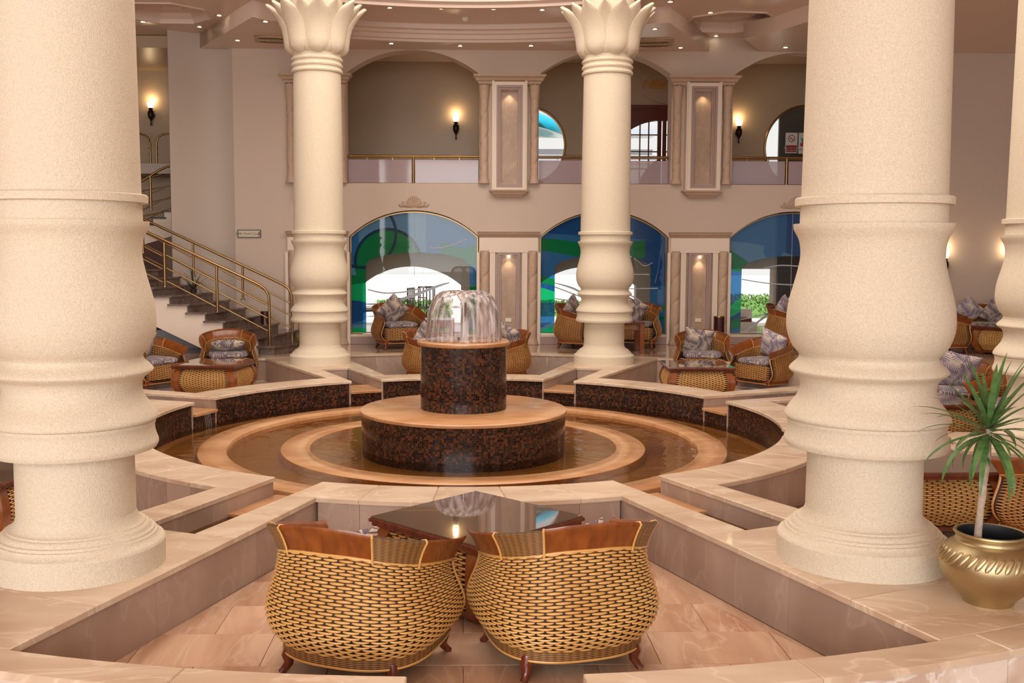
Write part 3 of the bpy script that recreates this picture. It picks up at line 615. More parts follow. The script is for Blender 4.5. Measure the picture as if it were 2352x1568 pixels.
for cx, cyy, r, rot in ((4.2, 6.48, .78, .1), (-4.55, 6.15, .72, 0)):
    b = MB()
    pr = [(r*1.0, 5.19), (r*1.0, 5.17), (r*.95, 5.17), (r*.94, 5.24), (r*.88, 5.27), (r*.88, 5.33), (r*.62, 5.34), (r*.62, 5.33), (r*.58, 5.33), (r*.56, 5.40), (r*.5, 5.44), (r*.5, 5.5), (0, 5.5)]
    vs = []; 
    for rr, z in pr:
        for k in range(8): a = radians(22.5+45*k)+rot; vs.append((cx+rr*cos(a), cyy+rr*sin(a), z))
    fs = [(j*8+k, j*8+(k+1) % 8, (j+1)*8+(k+1) % 8, (j+1)*8+k) for j in range(len(pr)-1) for k in range(8)]
    b.add(vs, fs); o = b.build('ceiling_coffer', 'ceiling_white', ce); o.location = -ce.location
b = MB(); b.tube([(4.78, 6.95, 5.17), (5.0, 6.75, 5.17), (5.2, 6.4, 5.17), (5.45, 5.9, 5.17), (5.8, 5.2, 5.17)], .05, 8); o = b.build('ceiling_cornice', 'ceiling_white', ce, 60); o.location = -ce.location
# ------------------------------------------------------------------ recessed spots, vents, smoke detector
def spotlight(x, y, z, label):
    t = thing('ceiling_spotlight', label, 'ceiling light', (x, y, z), 0, 'recessed ceiling spotlights')
    b = MB(); b.lathe([(.052, 0), (.05, -.006), (.037, -.006), (.036, .0)], 24, cap=False); b.build('trim_ring', 'brass', t, 40)
    b = MB(); b.lathe([(.036, -.002), (.02, -.006), (0, -.007)], 20, cap=False); b.build('bulb', 'lamp_spot', t, 60); return t
zl, zm = 4.948, 5.188
SPOTS = [(-1.18, 7.1, zl, 'first ceiling spotlight from the left in the row over the left arch'), (-.06, 7.25, zl, 'middle ceiling spotlight in the row nearest the arcade wall'), (1.1, 7.2, zl, 'right ceiling spotlight in the row nearest the arcade wall'),
 (-3.63, 6.93, zl, 'ceiling spotlight at the low left corner beside the air vent'), (-2.92, 5.57, zl, 'ceiling spotlight just left of the far left column capital'), (2.89, 5.88, zl, 'ceiling spotlight just right of the far right column capital'),
 (3.58, 7.28, zl, 'ceiling spotlight below right of the right air vent'), (-1.1, 5.69, zm, 'leftmost of the four spotlights lining the dome'), (-.34, 5.72, zm, 'second from left of the four spotlights lining the dome'),
 (.44, 5.72, zm, 'third from left of the four spotlights lining the dome'), (1.17, 5.75, zm, 'rightmost of the four spotlights lining the dome'), (3.72, 5.85, zm, 'ceiling spotlight left of the right octagonal coffer'),
 (4.22, 7.5, zm, 'ceiling spotlight at the near tip of the right coffer'), (-3.76, 6.27, zm, 'ceiling spotlight right of the left octagonal coffer'), (-4.27, 7.08, zm, 'ceiling spotlight over the grey stair wall'),
 (-5.07, 6.75, zm, 'ceiling spotlight beside the big left column shaft'), (2.98, 5.2, zm, 'spotlight at the top edge right of the far column'), (5.3, 7.2, zl, 'ceiling spotlight over the right gallery arch')]
for a in SPOTS: spotlight(*a)
spotlight(1.62, 8.9, 5.185, 'small ceiling spotlight seen inside the middle gallery arch')
def vent(x, y, rz, label):
    t = thing('ceiling_vent', label, 'air vent', (x, y, 4.948), rz, 'square ceiling air vents')
    b = MB(); b.prism(inset([(-.32, -.32), (.32, -.32), (.32, .32), (-.32, .32)], 0), -.015, 0, 0); b.build('plate', 'vent_metal', t)
    for k, cyv in enumerate((-.14, .14)):
        for r in (.25, .19, .13): 
            b = MB(); n = 28
            b.grid(lambda i, j: ((r+.02*j)*cos(2*pi*i/n), cyv+(r+.02*j)*.42*sin(2*pi*i/n), -.016-.02*(1-j)), n, 1, True); b.build('louvre_ring', 'vent_metal', t)
        b = MB(); b.add([(.25*cos(2*pi*i/28), cyv+.105*sin(2*pi*i/28), -.0165) for i in range(28)], [tuple(range(28))]); b.build('slot', 'dark_gap', t)
vent(3.05, 6.85, -.15, 'square ceiling air vent right of the far right column capital'); vent(-3.0, 6.75, .15, 'square ceiling air vent left of the far left column capital')
t = thing('smoke_detector', 'small white round smoke detector on the ceiling between the far columns', 'smoke detector', (.02, 6.3, 5.188))
b = MB(); b.lathe([(0, -.06), (.03, -.058), (.045, -.045), (.05, -.02), (.065, -.012), (.065, 0)], 28, cap=False); b.build('body', 'white_plastic', t, 40)
b = MB(); b.lathe([(.046, -.036), (.047, -.03), (.047, -.026)], 28, cap=False); b.build('sensor_slot', 'dark_gap', t)
# ------------------------------------------------------------------ pilasters: twisted columns, niches, cornices
def twisted(h, r, cap=True):
    b = MB(); n = 30; prof = [(1.45, 0), (1.45, .03), (1.2, .05), (1.3, .07), (1.0, .10)]; zs = []
    nz = int(h/.022); top = h-(.22 if cap else 0)
    def R(z, a):
        if z < .1:
            for (r0_, z0), (r1_, z1) in zip(prof, prof[1:]):
                if z0 <= z <= z1: return r*(r0_+(r1_-r0_)*(z-z0)/(z1-z0))
        if z > top:
            q = (z-top)/.22; k = 1.08+.28*sin(min(q, .75)/.75*pi*.5)*(1 if q < .8 else 1)+(.08*cos(a*6) if q > .8 else 0)
            if q < .12: k = 1.25
            return r*k
        u = (a*1/(2*pi)-z/.42) % 1.0; d = min(u, 1-u); return r*(1.04-.17*math.exp(-(d/.07)**2)+.03*sin(pi*u))
    b.grid(lambda i, j: (R(h*j/nz, 2*pi*i/n)*cos(2*pi*i/n), R(h*j/nz, 2*pi*i/n)*sin(2*pi*i/n), h*j/nz), n, nz, True)
    if cap:
        for k in range(8):
            a = 2*pi*k/8; c_, s__ = cos(a), sin(a); rr = r*1.42; b.add([(rr*cos(a-.3), rr*sin(a-.3), h-.03), (rr*cos(a+.3), rr*sin(a+.3), h-.03), (rr*1.06*c_, rr*1.06*s__, h+.02), (rr*.7*c_, rr*.7*s__, h-.03)], [(0, 1, 2), (1, 3, 2), (3, 0, 2)])
    me = b.mesh(); me.materials.append(MATS['trim_stone']); shade(me, 50); return me
TWU = twisted(1.63, .066); TWL = twisted(1.60, .075, False)
def mold_box(x0, x1, z0, z1, y, deps, name, mat, par, loc):
    """stacked stepped cornice: deps = [(z fraction, projection, side overhang)]"""
    b = MB(); k = len(deps)
    for i in range(k-1):
        f0, d0, s0 = deps[i]; f1, d1, s1 = deps[i+1]; za, zb = z0+(z1-z0)*f0, z0+(z1-z0)*f1
        vs = [(x0-s0, y-d0, za), (x1+s0, y-d0, za), (x1+s0, y, za), (x0-s0, y, za), (x0-s1, y-d1, zb), (x1+s1, y-d1, zb), (x1+s1, y, zb), (x0-s1, y, zb)]
        b.add(vs, [(0, 3, 2, 1), (4, 5, 6, 7), (0, 1, 5, 4), (1, 2, 6, 5), (2, 3, 7, 6), (3, 0, 4, 7)])
    o = b.build(name, mat, par); o.location = -Vector(loc); return o
def frame_ring(x0, x1, z0, z1, wd, y0, y1, name, mat, par, loc):
    me = curvefill([(x0, z0), (x1, z0), (x1, z1), (x0, z1)], [[(x0+wd, z0+wd), (x1-wd, z0+wd), (x1-wd, z1-wd), (x0+wd, z1-wd)]], y1-y0); me.transform(UP)
    o = link(name, me, mat, par); o.location = Vector((0, (y0+y1)/2, 0))-Vector(loc); return o
def niche_lamp(par, x, z, y, loc):
    b = MB(); b.lathe([(.025, 0), (.022, -.012), (0, -.014)], 16, cap=False); o = b.build('lamp', 'lamp_spot', par, 60); o.location = Vector((x, y, z))-Vector(loc)
    light('SPOT', 'niche_light', (x, y, z-.03), 4.5, (1, .78, .5), (radians(-10), 0, 0), .02, spot=radians(110))
PXC = [-2.48, .765, 4.03]
wh = ['behind the far left column', 'between the left and middle arches', 'between the middle and right arches']
for n, x in enumerate(PXC):
    loc = (x, 7.6, 2.73); t = bpy.data.objects.new('trim_%d' % (n+1), None); C.objects.link(t); t.location = loc; struct(t, 'upper pilaster with niche and twisted columns '+wh[n])
    mold_box(x-.5, x+.5, 4.37, 4.52, 7.62, [(0, .10, 0.0), (.12, .12, .02), (.3, .13, .03), (.42, .17, .06), (.62, .19, .07), (.8, .24, .10), (1, .25, .11)], 'cornice', 'trim_stone', t, loc)
    for sx in (-.425, .425): link('twisted_column', TWU, None, t, None, (sx, -.03, 0.0))
    frame_ring(x-.275, x+.275, 2.60, 4.40, .055, 7.40, 7.64, 'white_frame', 'plaster_white', t, loc)
    frame_ring(x-.22, x+.22, 2.655, 4.345, .035, 7.41, 7.62, 'outer_moulding', 'trim_mauve', t, loc)
    frame_ring(x-.185, x+.185, 2.69, 4.31, .03, 7.44, 7.62, 'inner_moulding', 'trim_mauve', t, loc)
    frame_ring(x-.155, x+.155, 2.72, 4.28, .012, 7.47, 7.62, 'bead_moulding', 'trim_stone', t, loc)
    b = MB(); b.box((x-.16, 7.56, 2.70), (x+.16, 7.6, 4.3)); o = b.build('niche_panel', 'marble_niche', t); o.location = -Vector(loc)
    for sx in (-1, 1):
        b = MB(); b.box((x+sx*.275-.02, 7.42, 2.60), (x+sx*.275+.02, 7.9, 4.42)); o = b.build('side_pier', 'plaster_white', t); o.location = -Vector(loc)
    mold_box(x-.22, x+.22, 2.50, 2.62, 7.62, [(0, .10, 0.0), (.3, .13, .02), (.35, .16, .04), (.75, .20, .09), (.8, .22, .11), (1, .23, .12)], 'corbel', 'trim_stone', t, loc)
    niche_lamp(t, x, 4.285, 7.50, loc)
    loc = (x, 7.6, 0); t = bpy.data.objects.new('trim_%d' % (n+4), None); C.objects.link(t); t.location = loc; struct(t, 'lower pilaster with niche and twisted columns '+wh[n])
    mold_box(x-.5, x+.5, 1.82, 1.92, 7.61, [(0, .05, 0.0), (.2, .07, .01), (.35, .08, .01), (.5, .11, .02), (.8, .13, .025), (1, .15, .03)], 'cornice', 'trim_stone', t, loc)
    b = MB(); b.box((x-.50, 7.54, 1.57), (x+.50, 7.62, 1.82)); o = b.build('frieze_block', 'plaster_white', t); o.location = -Vector(loc)
    for sx in (-.52, -.275, .275, .52):
        wd = .045 if abs(sx) < .4 else .025
        b = MB(); b.box((x+sx-wd, 7.55, .0), (x+sx+wd, 7.62, 1.57)); o = b.build('pilaster_strip', 'plaster_white', t); o.location = -Vector(loc)
    for sx in (-.41, .41):
        link('twisted_column', TWL, None, t, None, (sx, -.035, 0.0))
    b = MB(); b.box((x-.5, 7.58, 0), (x+.5, 7.62, 1.57)); o = b.build('back_panel', 'marble_niche', t); o.location = -Vector(loc)
    frame_ring(x-.19, x+.19, .0, 1.565, .035, 7.52, 7.62, 'outer_moulding', 'trim_mauve', t, loc)
    frame_ring(x-.155, x+.155, .03, 1.53, .03, 7.54, 7.62, 'inner_moulding', 'trim_mauve', t, loc)
    niche_lamp(t, x, 1.495, 7.53, loc)
    if n:
        k = thing('wall_socket', 'white double wall socket low in the niche '+wh[n], 'socket', (x, 7.572, .42), 0, 'wall sockets in the lower niches')
        b = MB(); b.box((-.05, -.008, -.032), (.05, 0, .032)); b.build('plate', 'white_plastic', k)
        for sx in (-.022, .022): b = MB(); b.box((sx-.016, -.011, -.02), (sx+.016, -.008, .02)); b.build('switch', 'white_plastic', k)
# baseboards
for n, (a, c) in enumerate(((-3.87, -2.98), (-1.98, .26), (1.27, 3.5), (4.55, 13))):
    b = MB(); b.box((a, 7.56, 0), (c, 7.6, .13)); o = b.build('baseboard_%d' % (n+1), 'trim_mauve'); struct(o)
# shell ornaments
def shell(x, z, label):
    t = thing('shell_ornament', label, 'plaster ornament', (x, 7.6, z), 0, 'carved shell ornaments over the blue windows')
    for k in range(9):
        a = radians(15+150*k/8); b = MB(); L = .165-.03*abs(k-4)/4
        b.tube([(0, -.008, 0), (.4*L*cos(a), -.018, .4*L*sin(a)), (.85*L*cos(a), -.022, .85*L*sin(a)), (L*cos(a), -.012, L*sin(a))], [.007, .013, .022, .012], 8); b.build('shell_rib', 'trim_stone', t, 60)
    for sx in (-1, 1):
        b = MB(); b.tube([(sx*.03, -.01, -.005), (sx*.09, -.014, -.01), (sx*.15, -.016, .0), (sx*.19, -.016, .03), (sx*.2, -.014, .055), (sx*.175, -.012, .06), (sx*.165, -.012, .04)], [.014, .02, .02, .016, .014, .011, .009], 8); b.build('scroll', 'trim_stone', t, 60)
        b = MB(); b.tube([(sx*.18, -.01, .0), (sx*.24, -.013, .0), (sx*.255, -.012, .025)], [.018, .017, .01], 8); b.build('scroll', 'trim_stone', t, 60)
    b = MB(); b.tube([(-.23, -.006, -.02), (.23, -.006, -.02)], .012, 6); b.build('base_bar', 'trim_stone', t, 60)
shell(WX[0], 2.36, 'carved plaster shell ornament over the left blue window'); shell(WX[2], 2.36, 'carved plaster shell ornament over the right blue window, partly behind the column')
# ------------------------------------------------------------------ stained glass windows
def glasswin(n, cx, curves, label, clear, ribbons):
    """curves: polylines (x,z local) that cut the sheet; label(x,z)->material or None for clear"""
    root = bpy.data.objects.new('window_%d' % n, None); C.objects.link(root); root.location = (cx, 7.70, 0); struct(root, 'arched window of blue and green patterned glass, %s' % ('left', 'middle', 'right')[n-1])
    out = seg_arch(0, 1.09, .175, 1.83, 2.26, 28)
    pts = []; edges = []
    def addpoly(p, closed):
        k = len(pts); pts.extend(Vector(q) for q in p)
        for i in range(len(p)-1): edges.append((k+i, k+i+1))
        if closed: edges.append((k+len(p)-1, k))
    addpoly(out, True)
    for c, cl in curves: addpoly(c, cl)
    V, Ed, F, _, _, _ = delaunay_2d_cdt(pts, edges, [], 0, 1e-5)
    h = .43; R = (h*h+1.09**2)/(2*h); zc = 2.26-R
    groups = {}
    for f in F:
        x = sum(V[i][0] for i in f)/len(f); z = sum(V[i][1] for i in f)/len(f)
        if abs(x) > 1.089 or z < .176 or (z > 1.8 and hypot(x, z-zc) > R-.0005): continue
        lab = label(x, z)
        if lab: groups.setdefault(lab, []).append(f)
        else: groups.setdefault('pane_glass', []).append(f)
    for lab, fs in groups.items():
        e2f = {}
        for i, f in enumerate(fs):
            for a, b_ in zip(f, list(f[1:])+[f[0]]): e2f.setdefault((min(a, b_), max(a, b_)), []).append(i)
        seen = set()
        for s0 in range(len(fs)):
            if s0 in seen: continue
            st = [s0]; comp = []; seen.add(s0)
            while st:
                i = st.pop(); comp.append(fs[i]); f = fs[i]
                for a, b_ in zip(f, list(f[1:])+[f[0]]):
                    for j in e2f[(min(a, b_), max(a, b_))]:
                        if j not in seen: seen.add(j); st.append(j)
            ids = sorted({i for f in comp for i in f}); mp = {v: k for k, v in enumerate(ids)}
            area = sum(abs((V[f[1]][0]-V[f[0]][0])*(V[f[2]][1]-V[f[0]][1])-(V[f[2]][0]-V[f[0]][0])*(V[f[1]][1]-V[f[0]][1]))/2 for f in comp)
            if area < 2e-4: continue
            b = MB(); b.add([(V[i][0], 0, V[i][1]) for i in ids], [tuple(mp[i] for i in f) for f in comp]); b.build('glass_pane', lab, root)
    # frame
    b = MB(); n_ = len(out)
    inn = [tuple(q) for q in inset(out, .015)]
    vs = [(x, y, z) for y in (-.015, .02) for p in (out, inn) for x, z in p]; fs = []
    for i in range(n_): j = (i+1) % n_; fs += [(i, j, n_+j, n_+i), (n_+i, n_+j, 3*n_+j, 3*n_+i), (j, i, 2*n_+i, 2*n_+j)]
    b.add(vs, fs); b.build('frame', 'brass', root)
    b = MB(); b.box((-1.1, -.1, .13), (1.1, -.02, .165)); b.build('sill', 'plaster_white', root)
    b = MB(); b.box((-.003, -.005, .18), (.003, .005, 2.25)); b.build('glass_joint', 'frost', root)
    for rb in ribbons:
        b = MB(); k = len(rb)
        b.add([(x, -.006, z+hw) for x, z, hw in rb]+[(x, -.006, z-hw) for x, z, hw in rb], [(i, i+1, k+i+1, k+i) for i in range(k-1)]); b.build('frosted_line', 'frost', root)
def cline(f, x0=-1.12, x1=1.12, n=26): return ([(x0+(x1-x0)*i/n, f(x0+(x1-x0)*i/n)) for i in range(n+1)], False)
def clearline(xl, xr, zs, zt):
    xm = (xl+xr)/2; hw = (xr-xl)/2
    f = lambda x: zs+(zt-zs)*sqrt(max(0, 1-((x-xm)/hw)**2*.98))
    return ([(xl, .1), (xl, f(xl))]+[(xl+(xr-xl)*i/20, f(xl+(xr-xl)*i/20)) for i in range(1, 20)]+[(xr, f(xr)), (xr, .1)], False), (lambda x, z: xl < x < xr and z < f(x))
def rib(pts, hw):
    q = catmull([(p[0], p[1]) for p in pts], 5); n = len(q)-1; return [(x, z, hw*(.35+.65*sin(pi*i/n)) if hw > .012 else hw) for i, (x, z) in enumerate(q)]
# window 1
c1, in1 = clearline(-.83, .95, 1.33, 1.565)
A_ = (-.89, 1.88, .60); B_ = (-.45, 1.40, .585)
w1 = [lambda x: 1.37+.10*sin(x*2+4), lambda x: .97-.08*sin(x*3+.6), lambda x: .70+.05*sin(x*4), lambda x: .52-.15*x*x, lambda x: .33+.0*x+.1*(x+.95), lambda x: .27]
rings = [circle(A_[0], A_[1], A_[2], 56), circle(A_[0], A_[1], A_[2]-.05, 56), circle(B_[0], B_[1], B_[2], 56), circle(B_[0], B_[1], B_[2]-.05, 56)]
rc = [(r, True) for r in rings]
up1 = lambda x: 1.62+.25*(x-.3)+.12*sin(x*5); up2 = lambda x: 1.42+.08*sin(x*4+1)
def lab1(x, z):
    if in1(x, z): return None
    dA = hypot(x-A_[0], z-A_[1]); dB = hypot(x-B_[0], z-B_[1])
    if z > 1.18:
        if A_[2]-.05 < dA < A_[2] or (B_[2]-.05 < dB < B_[2] and z > 1.35): return 'glass_ring'
        if dA < A_[2] and dB < B_[2]: return 'glass_bright_green' if False else 'glass_green'
        if dB < B_[2] and x < .35: return 'glass_green'
        if dA < A_[2]: return 'glass_light_blue' if x > -.95 else 'glass_blue'
        if x > .45 and up2(x) < z < up1(x): return 'glass_green'
        return 'glass_light_blue' if x < .2 else 'glass_blue'
    ws = [f(x) for f in w1]
    if z > ws[1]: return 'glass_green' if x < 0 else 'glass_blue'
    if z > .86 and x < 0: return 'glass_bright_green'
    if z > ws[2]: return 'glass_green' if x > 0 else 'glass_bright_green'
    if z > ws[3]: return 'glass_navy' if x < 0 else 'glass_green'
    if z > ws[4]: return 'glass_blue'
    return 'glass_bright_green' if z < ws[5] else 'glass_light_blue'
rb1 = [rib([(-.8, .93), (-.5, .87), (-.1, .90), (.2, .99)], .012), rib([(-.83, .68), (-.5, .69), (-.1, .80), (.4, .99), (.6, 1.05)], .028), rib([(.05, .3), (.15, .5), (.4, .74), (.7, .84), (.95, .88)], .012), rib([(-.83, .47), (-.4, .46), (.1, .38), (.5, .28)], .014),
       rib([(.17, 2.1), (.15, 1.6)], .008), rib([(.3, 1.95), (.27, 1.66), (.6, 1.68), (.9, 1.8)], .008), rib([(.2, 1.5), (.15, 1.2)], .008), rib([(.3, 1.55), (.28, 1.2)], .008)]
glasswin(1, WX[0], [c1]+[cline(f) for f in w1]+rc+[cline(up1, .42), cline(up2, .42), ([(-.95, 1.0), (-.95, 2.3)], False), ([(.2, 1.0), (.2, 2.3)], False), ([(.35, 1.0), (.35, 2.3)], False), ([(.45, 1.0), (.45, 2.3)], False), cline(lambda x: .86), cline(lambda x: 1.18)], lab1, None, rb1)
# window 2
c2, in2 = clearline(-.83, .82, 1.30, 1.52)
w2 = [lambda x: 1.84-.06*x, lambda x: 1.76-.05*cos(x*3), lambda x: 1.52-.09*sin(x*2.2+1.2), lambda x: 1.18-.25*(x+1.1), lambda x: 1.06-.25*(x+1.1), lambda x: .98-.3*(x+1.1), lambda x: .76+.05*x, lambda x: .27+.42*(x+1.1), lambda x: .22+.3*(x+1.1)]
def lab2(x, z):
    if in2(x, z): return None
    q = [f(x) for f in w2]
    if z > q[0]: return 'glass_navy'
    if z > q[1]: return 'glass_blue'
    if z > q[2]: return 'glass_green' if x < .72 else 'glass_navy'
    if x > .5: return 'glass_green' if (.57 < z < .66 or .41 < z < .47) else ('glass_navy' if z > 1.0 else 'glass_blue')
    if z > q[3]: return 'glass_blue'
    if z > q[4]: return 'glass_green'
    if z > q[5]: return 'glass_navy'
    if z > q[6]: return 'glass_bright_green'
    if z > q[7]: return 'glass_blue'
    if z > q[8]: return 'glass_light_blue'
    return 'glass_bright_green'
rb2 = [rib([(-.83, 1.05), (-.5, .95), (-.2, .78), (.1, .6)], .022), rib([(-.83, .98), (-.4, .82), (.0, .68)], .012), rib([(-.83, .78), (-.4, .72), (0, .62)], .01), rib([(.3, .92), (.55, .8), (.82, .62)], .014), rib([(.3, 1.2), (.8, 1.2)], .008), rib([(.4, .95), (.95, .96)], .008), rib([(1.0, 1.7), (.95, 1.3), (.9, 1.05)], .01), rib([(.2, 1.6), (.5, 1.5), (.7, 1.35), (.85, 1.4)], .006), rib([(.3, 1.35), (.5, 1.5), (.6, 1.3)], .006)]
glasswin(2, WX[1], [c2]+[cline(f) for f in w2]+[([(.5, .1), (.5, 1.75)], False), ([(.72, 1.3), (.72, 1.95)], False)]+[cline(lambda x, k=k: k, .45) for k in (.41, .47, .57, .66, 1.0)], lab2, None, rb2)
# window 3
c3, in3 = clearline(-.86, .86, 1.28, 1.52)
w3 = [lambda x: 1.78-.22*(x+1.1)-.05*sin(x*3), lambda x: 1.65-.36*(x+1.1)*(1.6-x*.3), lambda x: 1.27-.10*(x+1.1), lambda x: 1.14-.02*x, lambda x: .62+.75*(x+1.1), lambda x: .42+.6*(x+1.1), lambda x: .40+.25*(x+1.1), lambda x: .36+.12*(x+1.1), lambda x: .24+.2*(x+1.1)]
circ3 = circle(-.32, 1.62, .17, 30)
def lab3(x, z):
    if in3(x, z): return None
    q = [f(x) for f in w3]
    if hypot(x+.32, z-1.62) < .17: return 'glass_blue'
    if z > q[0]: return 'glass_navy' if x > -.1 else 'glass_blue'
    if x > .3 and z > 1.45: return 'glass_green' if z < 1.7 else 'glass_navy'
    if z > q[1]: return 'glass_light_blue'
    if z > q[2]: return 'glass_green'
    if z > q[3]: return 'glass_blue'
    if z > q[4]: return 'glass_blue'
    if z > q[5]: return 'glass_bright_green'
    if z > q[6]: return 'glass_navy'
    if z > q[7]-.12: return 'glass_green'
    return 'glass_blue' if z > .25 else 'glass_blue'
rb3 = [rib([(-.86, 1.12), (-.4, 1.05), (.2, 1.02), (.8, 1.02)], .01), rib([(-.86, .42), (-.3, .55), (.3, .75), (.8, 1.0)], .014), rib([(-.8, .2), (-.4, .5), (0, .8), (.5, 1.0)], .03), rib([(-.5, 1.3), (-.2, 1.36), (.2, 1.34)], .01)]
glasswin(3, WX[2], [c3]+[cline(f) for f in w3]+[(circ3, True), ([(-.1, 1.3), (-.1, 2.3)], False), ([(.3, 1.3), (.3, 2.3)], False), cline(lambda x: 1.45, .28), cline(lambda x: 1.7, .28), cline(lambda x: w3[7](x)-.12)], lab3, None, rb3)
# ------------------------------------------------------------------ gallery: rails, round windows, door, sconces, sign
GR = ['in the left gallery arch', 'in the middle gallery arch', 'in the right gallery arch']
for n, x in enumerate(UX):
    t = thing('gallery_railing', 'brass railing with milky glass panels '+GR[n], 'railing', (x, 7.76, 2.73), 0, 'glass railings of the gallery')
    b = MB(); b.tube([(-1.12, 0, .47), (1.12, 0, .47)], .02, 12); b.build('top_rail', 'brass', t, 60)
    b = MB(); b.tube([(-1.12, .0, .44), (1.12, 0, .44)], .008, 8); b.build('glass_channel', 'brass', t, 60)
    b = MB(); b.tube([(-1.12, 0, .012), (1.12, 0, .012)], .008, 8); b.build('bottom_rail', 'brass', t, 60)
    px = 0.0 if n != 2 else -.13
    b = MB(); b.tube([(px, 0, 0), (px, 0, .47)], .019, 12); po = b.build('post', 'brass', t, 60)
    for zz in (.16, .19, .30, .33): b = MB(); b.tube([(px-.035, 0, zz), (px+.035, 0, zz)], .008, 8); b.build('clamp', 'brass', po, 60)
    for a, c in ((-1.11, px-.03), (px+.03, 1.11)):
        b = MB(); b.box((a, -.004, .02), (c, .004, .41)); b.build('glass_panel', 'rail_glass', t)
        for q in (.3, .7): b = MB(); b.box((a+(c-a)*q-.006, -.008, .40), (a+(c-a)*q+.006, .008, .45)); b.build('clip', 'brass', t)
for n, (x, z, r) in enumerate(((1.22, 3.62, .73), (6.62, 3.6, .8))):
    t = bpy.data.objects.new('window_%d' % (4+n), None); C.objects.link(t); t.location = (x, 10.0, z); struct(t, ('round gallery window behind the left pilaster', 'round gallery window with two notices')[n])
    b = MB(); b.grid(lambda i, j: ((r+.022*cos(2*pi*j/8))*cos(2*pi*i/64), .0+.022*sin(2*pi*j/8)-.01, (r+.022*cos(2*pi*j/8))*sin(2*pi*i/64)), 64, 8, True); b.build('frame', 'brass', t, 60)
    b = MB(); b.add([(r*cos(2*pi*i/64), .05, r*sin(2*pi*i/64)) for i in range(64)], [tuple(range(64))]); b.build('glass_pane', 'pane_glass', t)
# what stands behind the round windows
t = thing('terrace_parasol', 'turquoise rounded parasol edge seen through the left round window', 'parasol', (1.0, 11.6, 3.0))
b = MB()
pr = [(0, 1.28), (.35, 1.26), (.62, 1.16), (.72, 1.02), (.70, .94), (.62, .92), (.5, .98), (.3, 1.05), (0, 1.08)]
b.lathe(pr, 32, cap=False); o = b.build('canopy', 'cyan_glass', t, 60); o.location = (.18, 0, .2); o.rotation_euler = (0, .22, 0)
b = MB(); b.tube([(0, 0, -3), (0, 0, 1.2)], .03, 8); b.build('pole', 'white_plastic', t, 60)
b = MB(); b.box((-3, 17, 3.9), (5, 17.6, 4.25)); b.box((-3, 16.7, 4.6), (5, 17.6, 4.75)); b.box((-3, 17.2, 3.3), (5, 17.6, 3.5)); b.box((.5, 17.2, -.12), (.8, 17.6, 4.6)); o = b.build('neighbour_building', 'frost'); tag(o, 'pale grey stepped building seen through the left round window', 'building')
b = MB(); b.box((6.28, 10.6, 2.73), (8.2, 10.66, 4.6)); o = b.build('wall_partition', 'outer_dark'); struct(o)
# notices on the glass
t = thing('no_smoking_notice', 'white notice with red no-smoking symbol on the round window', 'sign', (6.36, 10.03, 3.72), 0)
b = MB(); b.box((-.125, -.003, -.22), (.105, .003, .17)); b.build('sheet', 'paper', t)
b = MB(); b.grid(lambda i, j: ((.055+.013*j)*cos(2*pi*i/28)-.01, -.005, .06+(.055+.013*j)*sin(2*pi*i/28)), 28, 1, True); b.build('red_circle', 'sign_red', t)
b = MB(); b.tube([(-.055, -.005, .10), (.035, -.005, .02)], .005, 4); b.build('slash', 'sign_red', t)
b = MB(); b.tube([(-.05, -.0045, .05), (.03, -.0045, .05)], .005, 4); b.build('cigarette', 'sign_dark', t)
b = MB(); b.box((-.115, -.005, -.20), (.095, -.0035, -.07)); b.build('red_band', 'sign_red', t)
text('lettering', 'NO SMOKING', .032, (-.01, -.006, -.17), (pi/2, 0, 0), 'paper', t, .0005)
text('lettering', 'ممنوع التدخين', .04, (-.01, -.006, -.115), (pi/2, 0, 0), 'paper', t, .0005)
t = thing('event_poster', 'small poster with teal, navy and red shapes beside the no-smoking notice', 'poster', (6.60, 10.03, 3.72))
b = MB(); b.box((-.11, -.003, -.23), (.105, .003, .17)); b.build('sheet', 'paper', t)
for nm, mt, pl in (('teal_shape', 'poster_teal', [(-.07, .09), (-.02, .05), (.05, .09), (.06, .0), (-.05, -.02)]), ('navy_shape', 'poster_navy', [(-.05, .0), (.02, .05), (.04, -.02), (-.02, -.05)]), ('red_shape', 'poster_red', [(-.08, -.02), (-.03, -.03), (-.02, -.09), (-.08, -.09)]), ('teal_shape', 'poster_teal', [(.0, -.07), (.05, -.04), (.08, -.08)])):
    b = MB(); b.add([(x, -.0045-.0003*len(pl), z) for x, z in pl], [tuple(range(len(pl)))]); b.build(nm, mt, t)
text('lettering', 'CORAL HILLS', .04, (0, -.006, -.15), (pi/2, 0, 0), 'sign_dark', t, .0005)
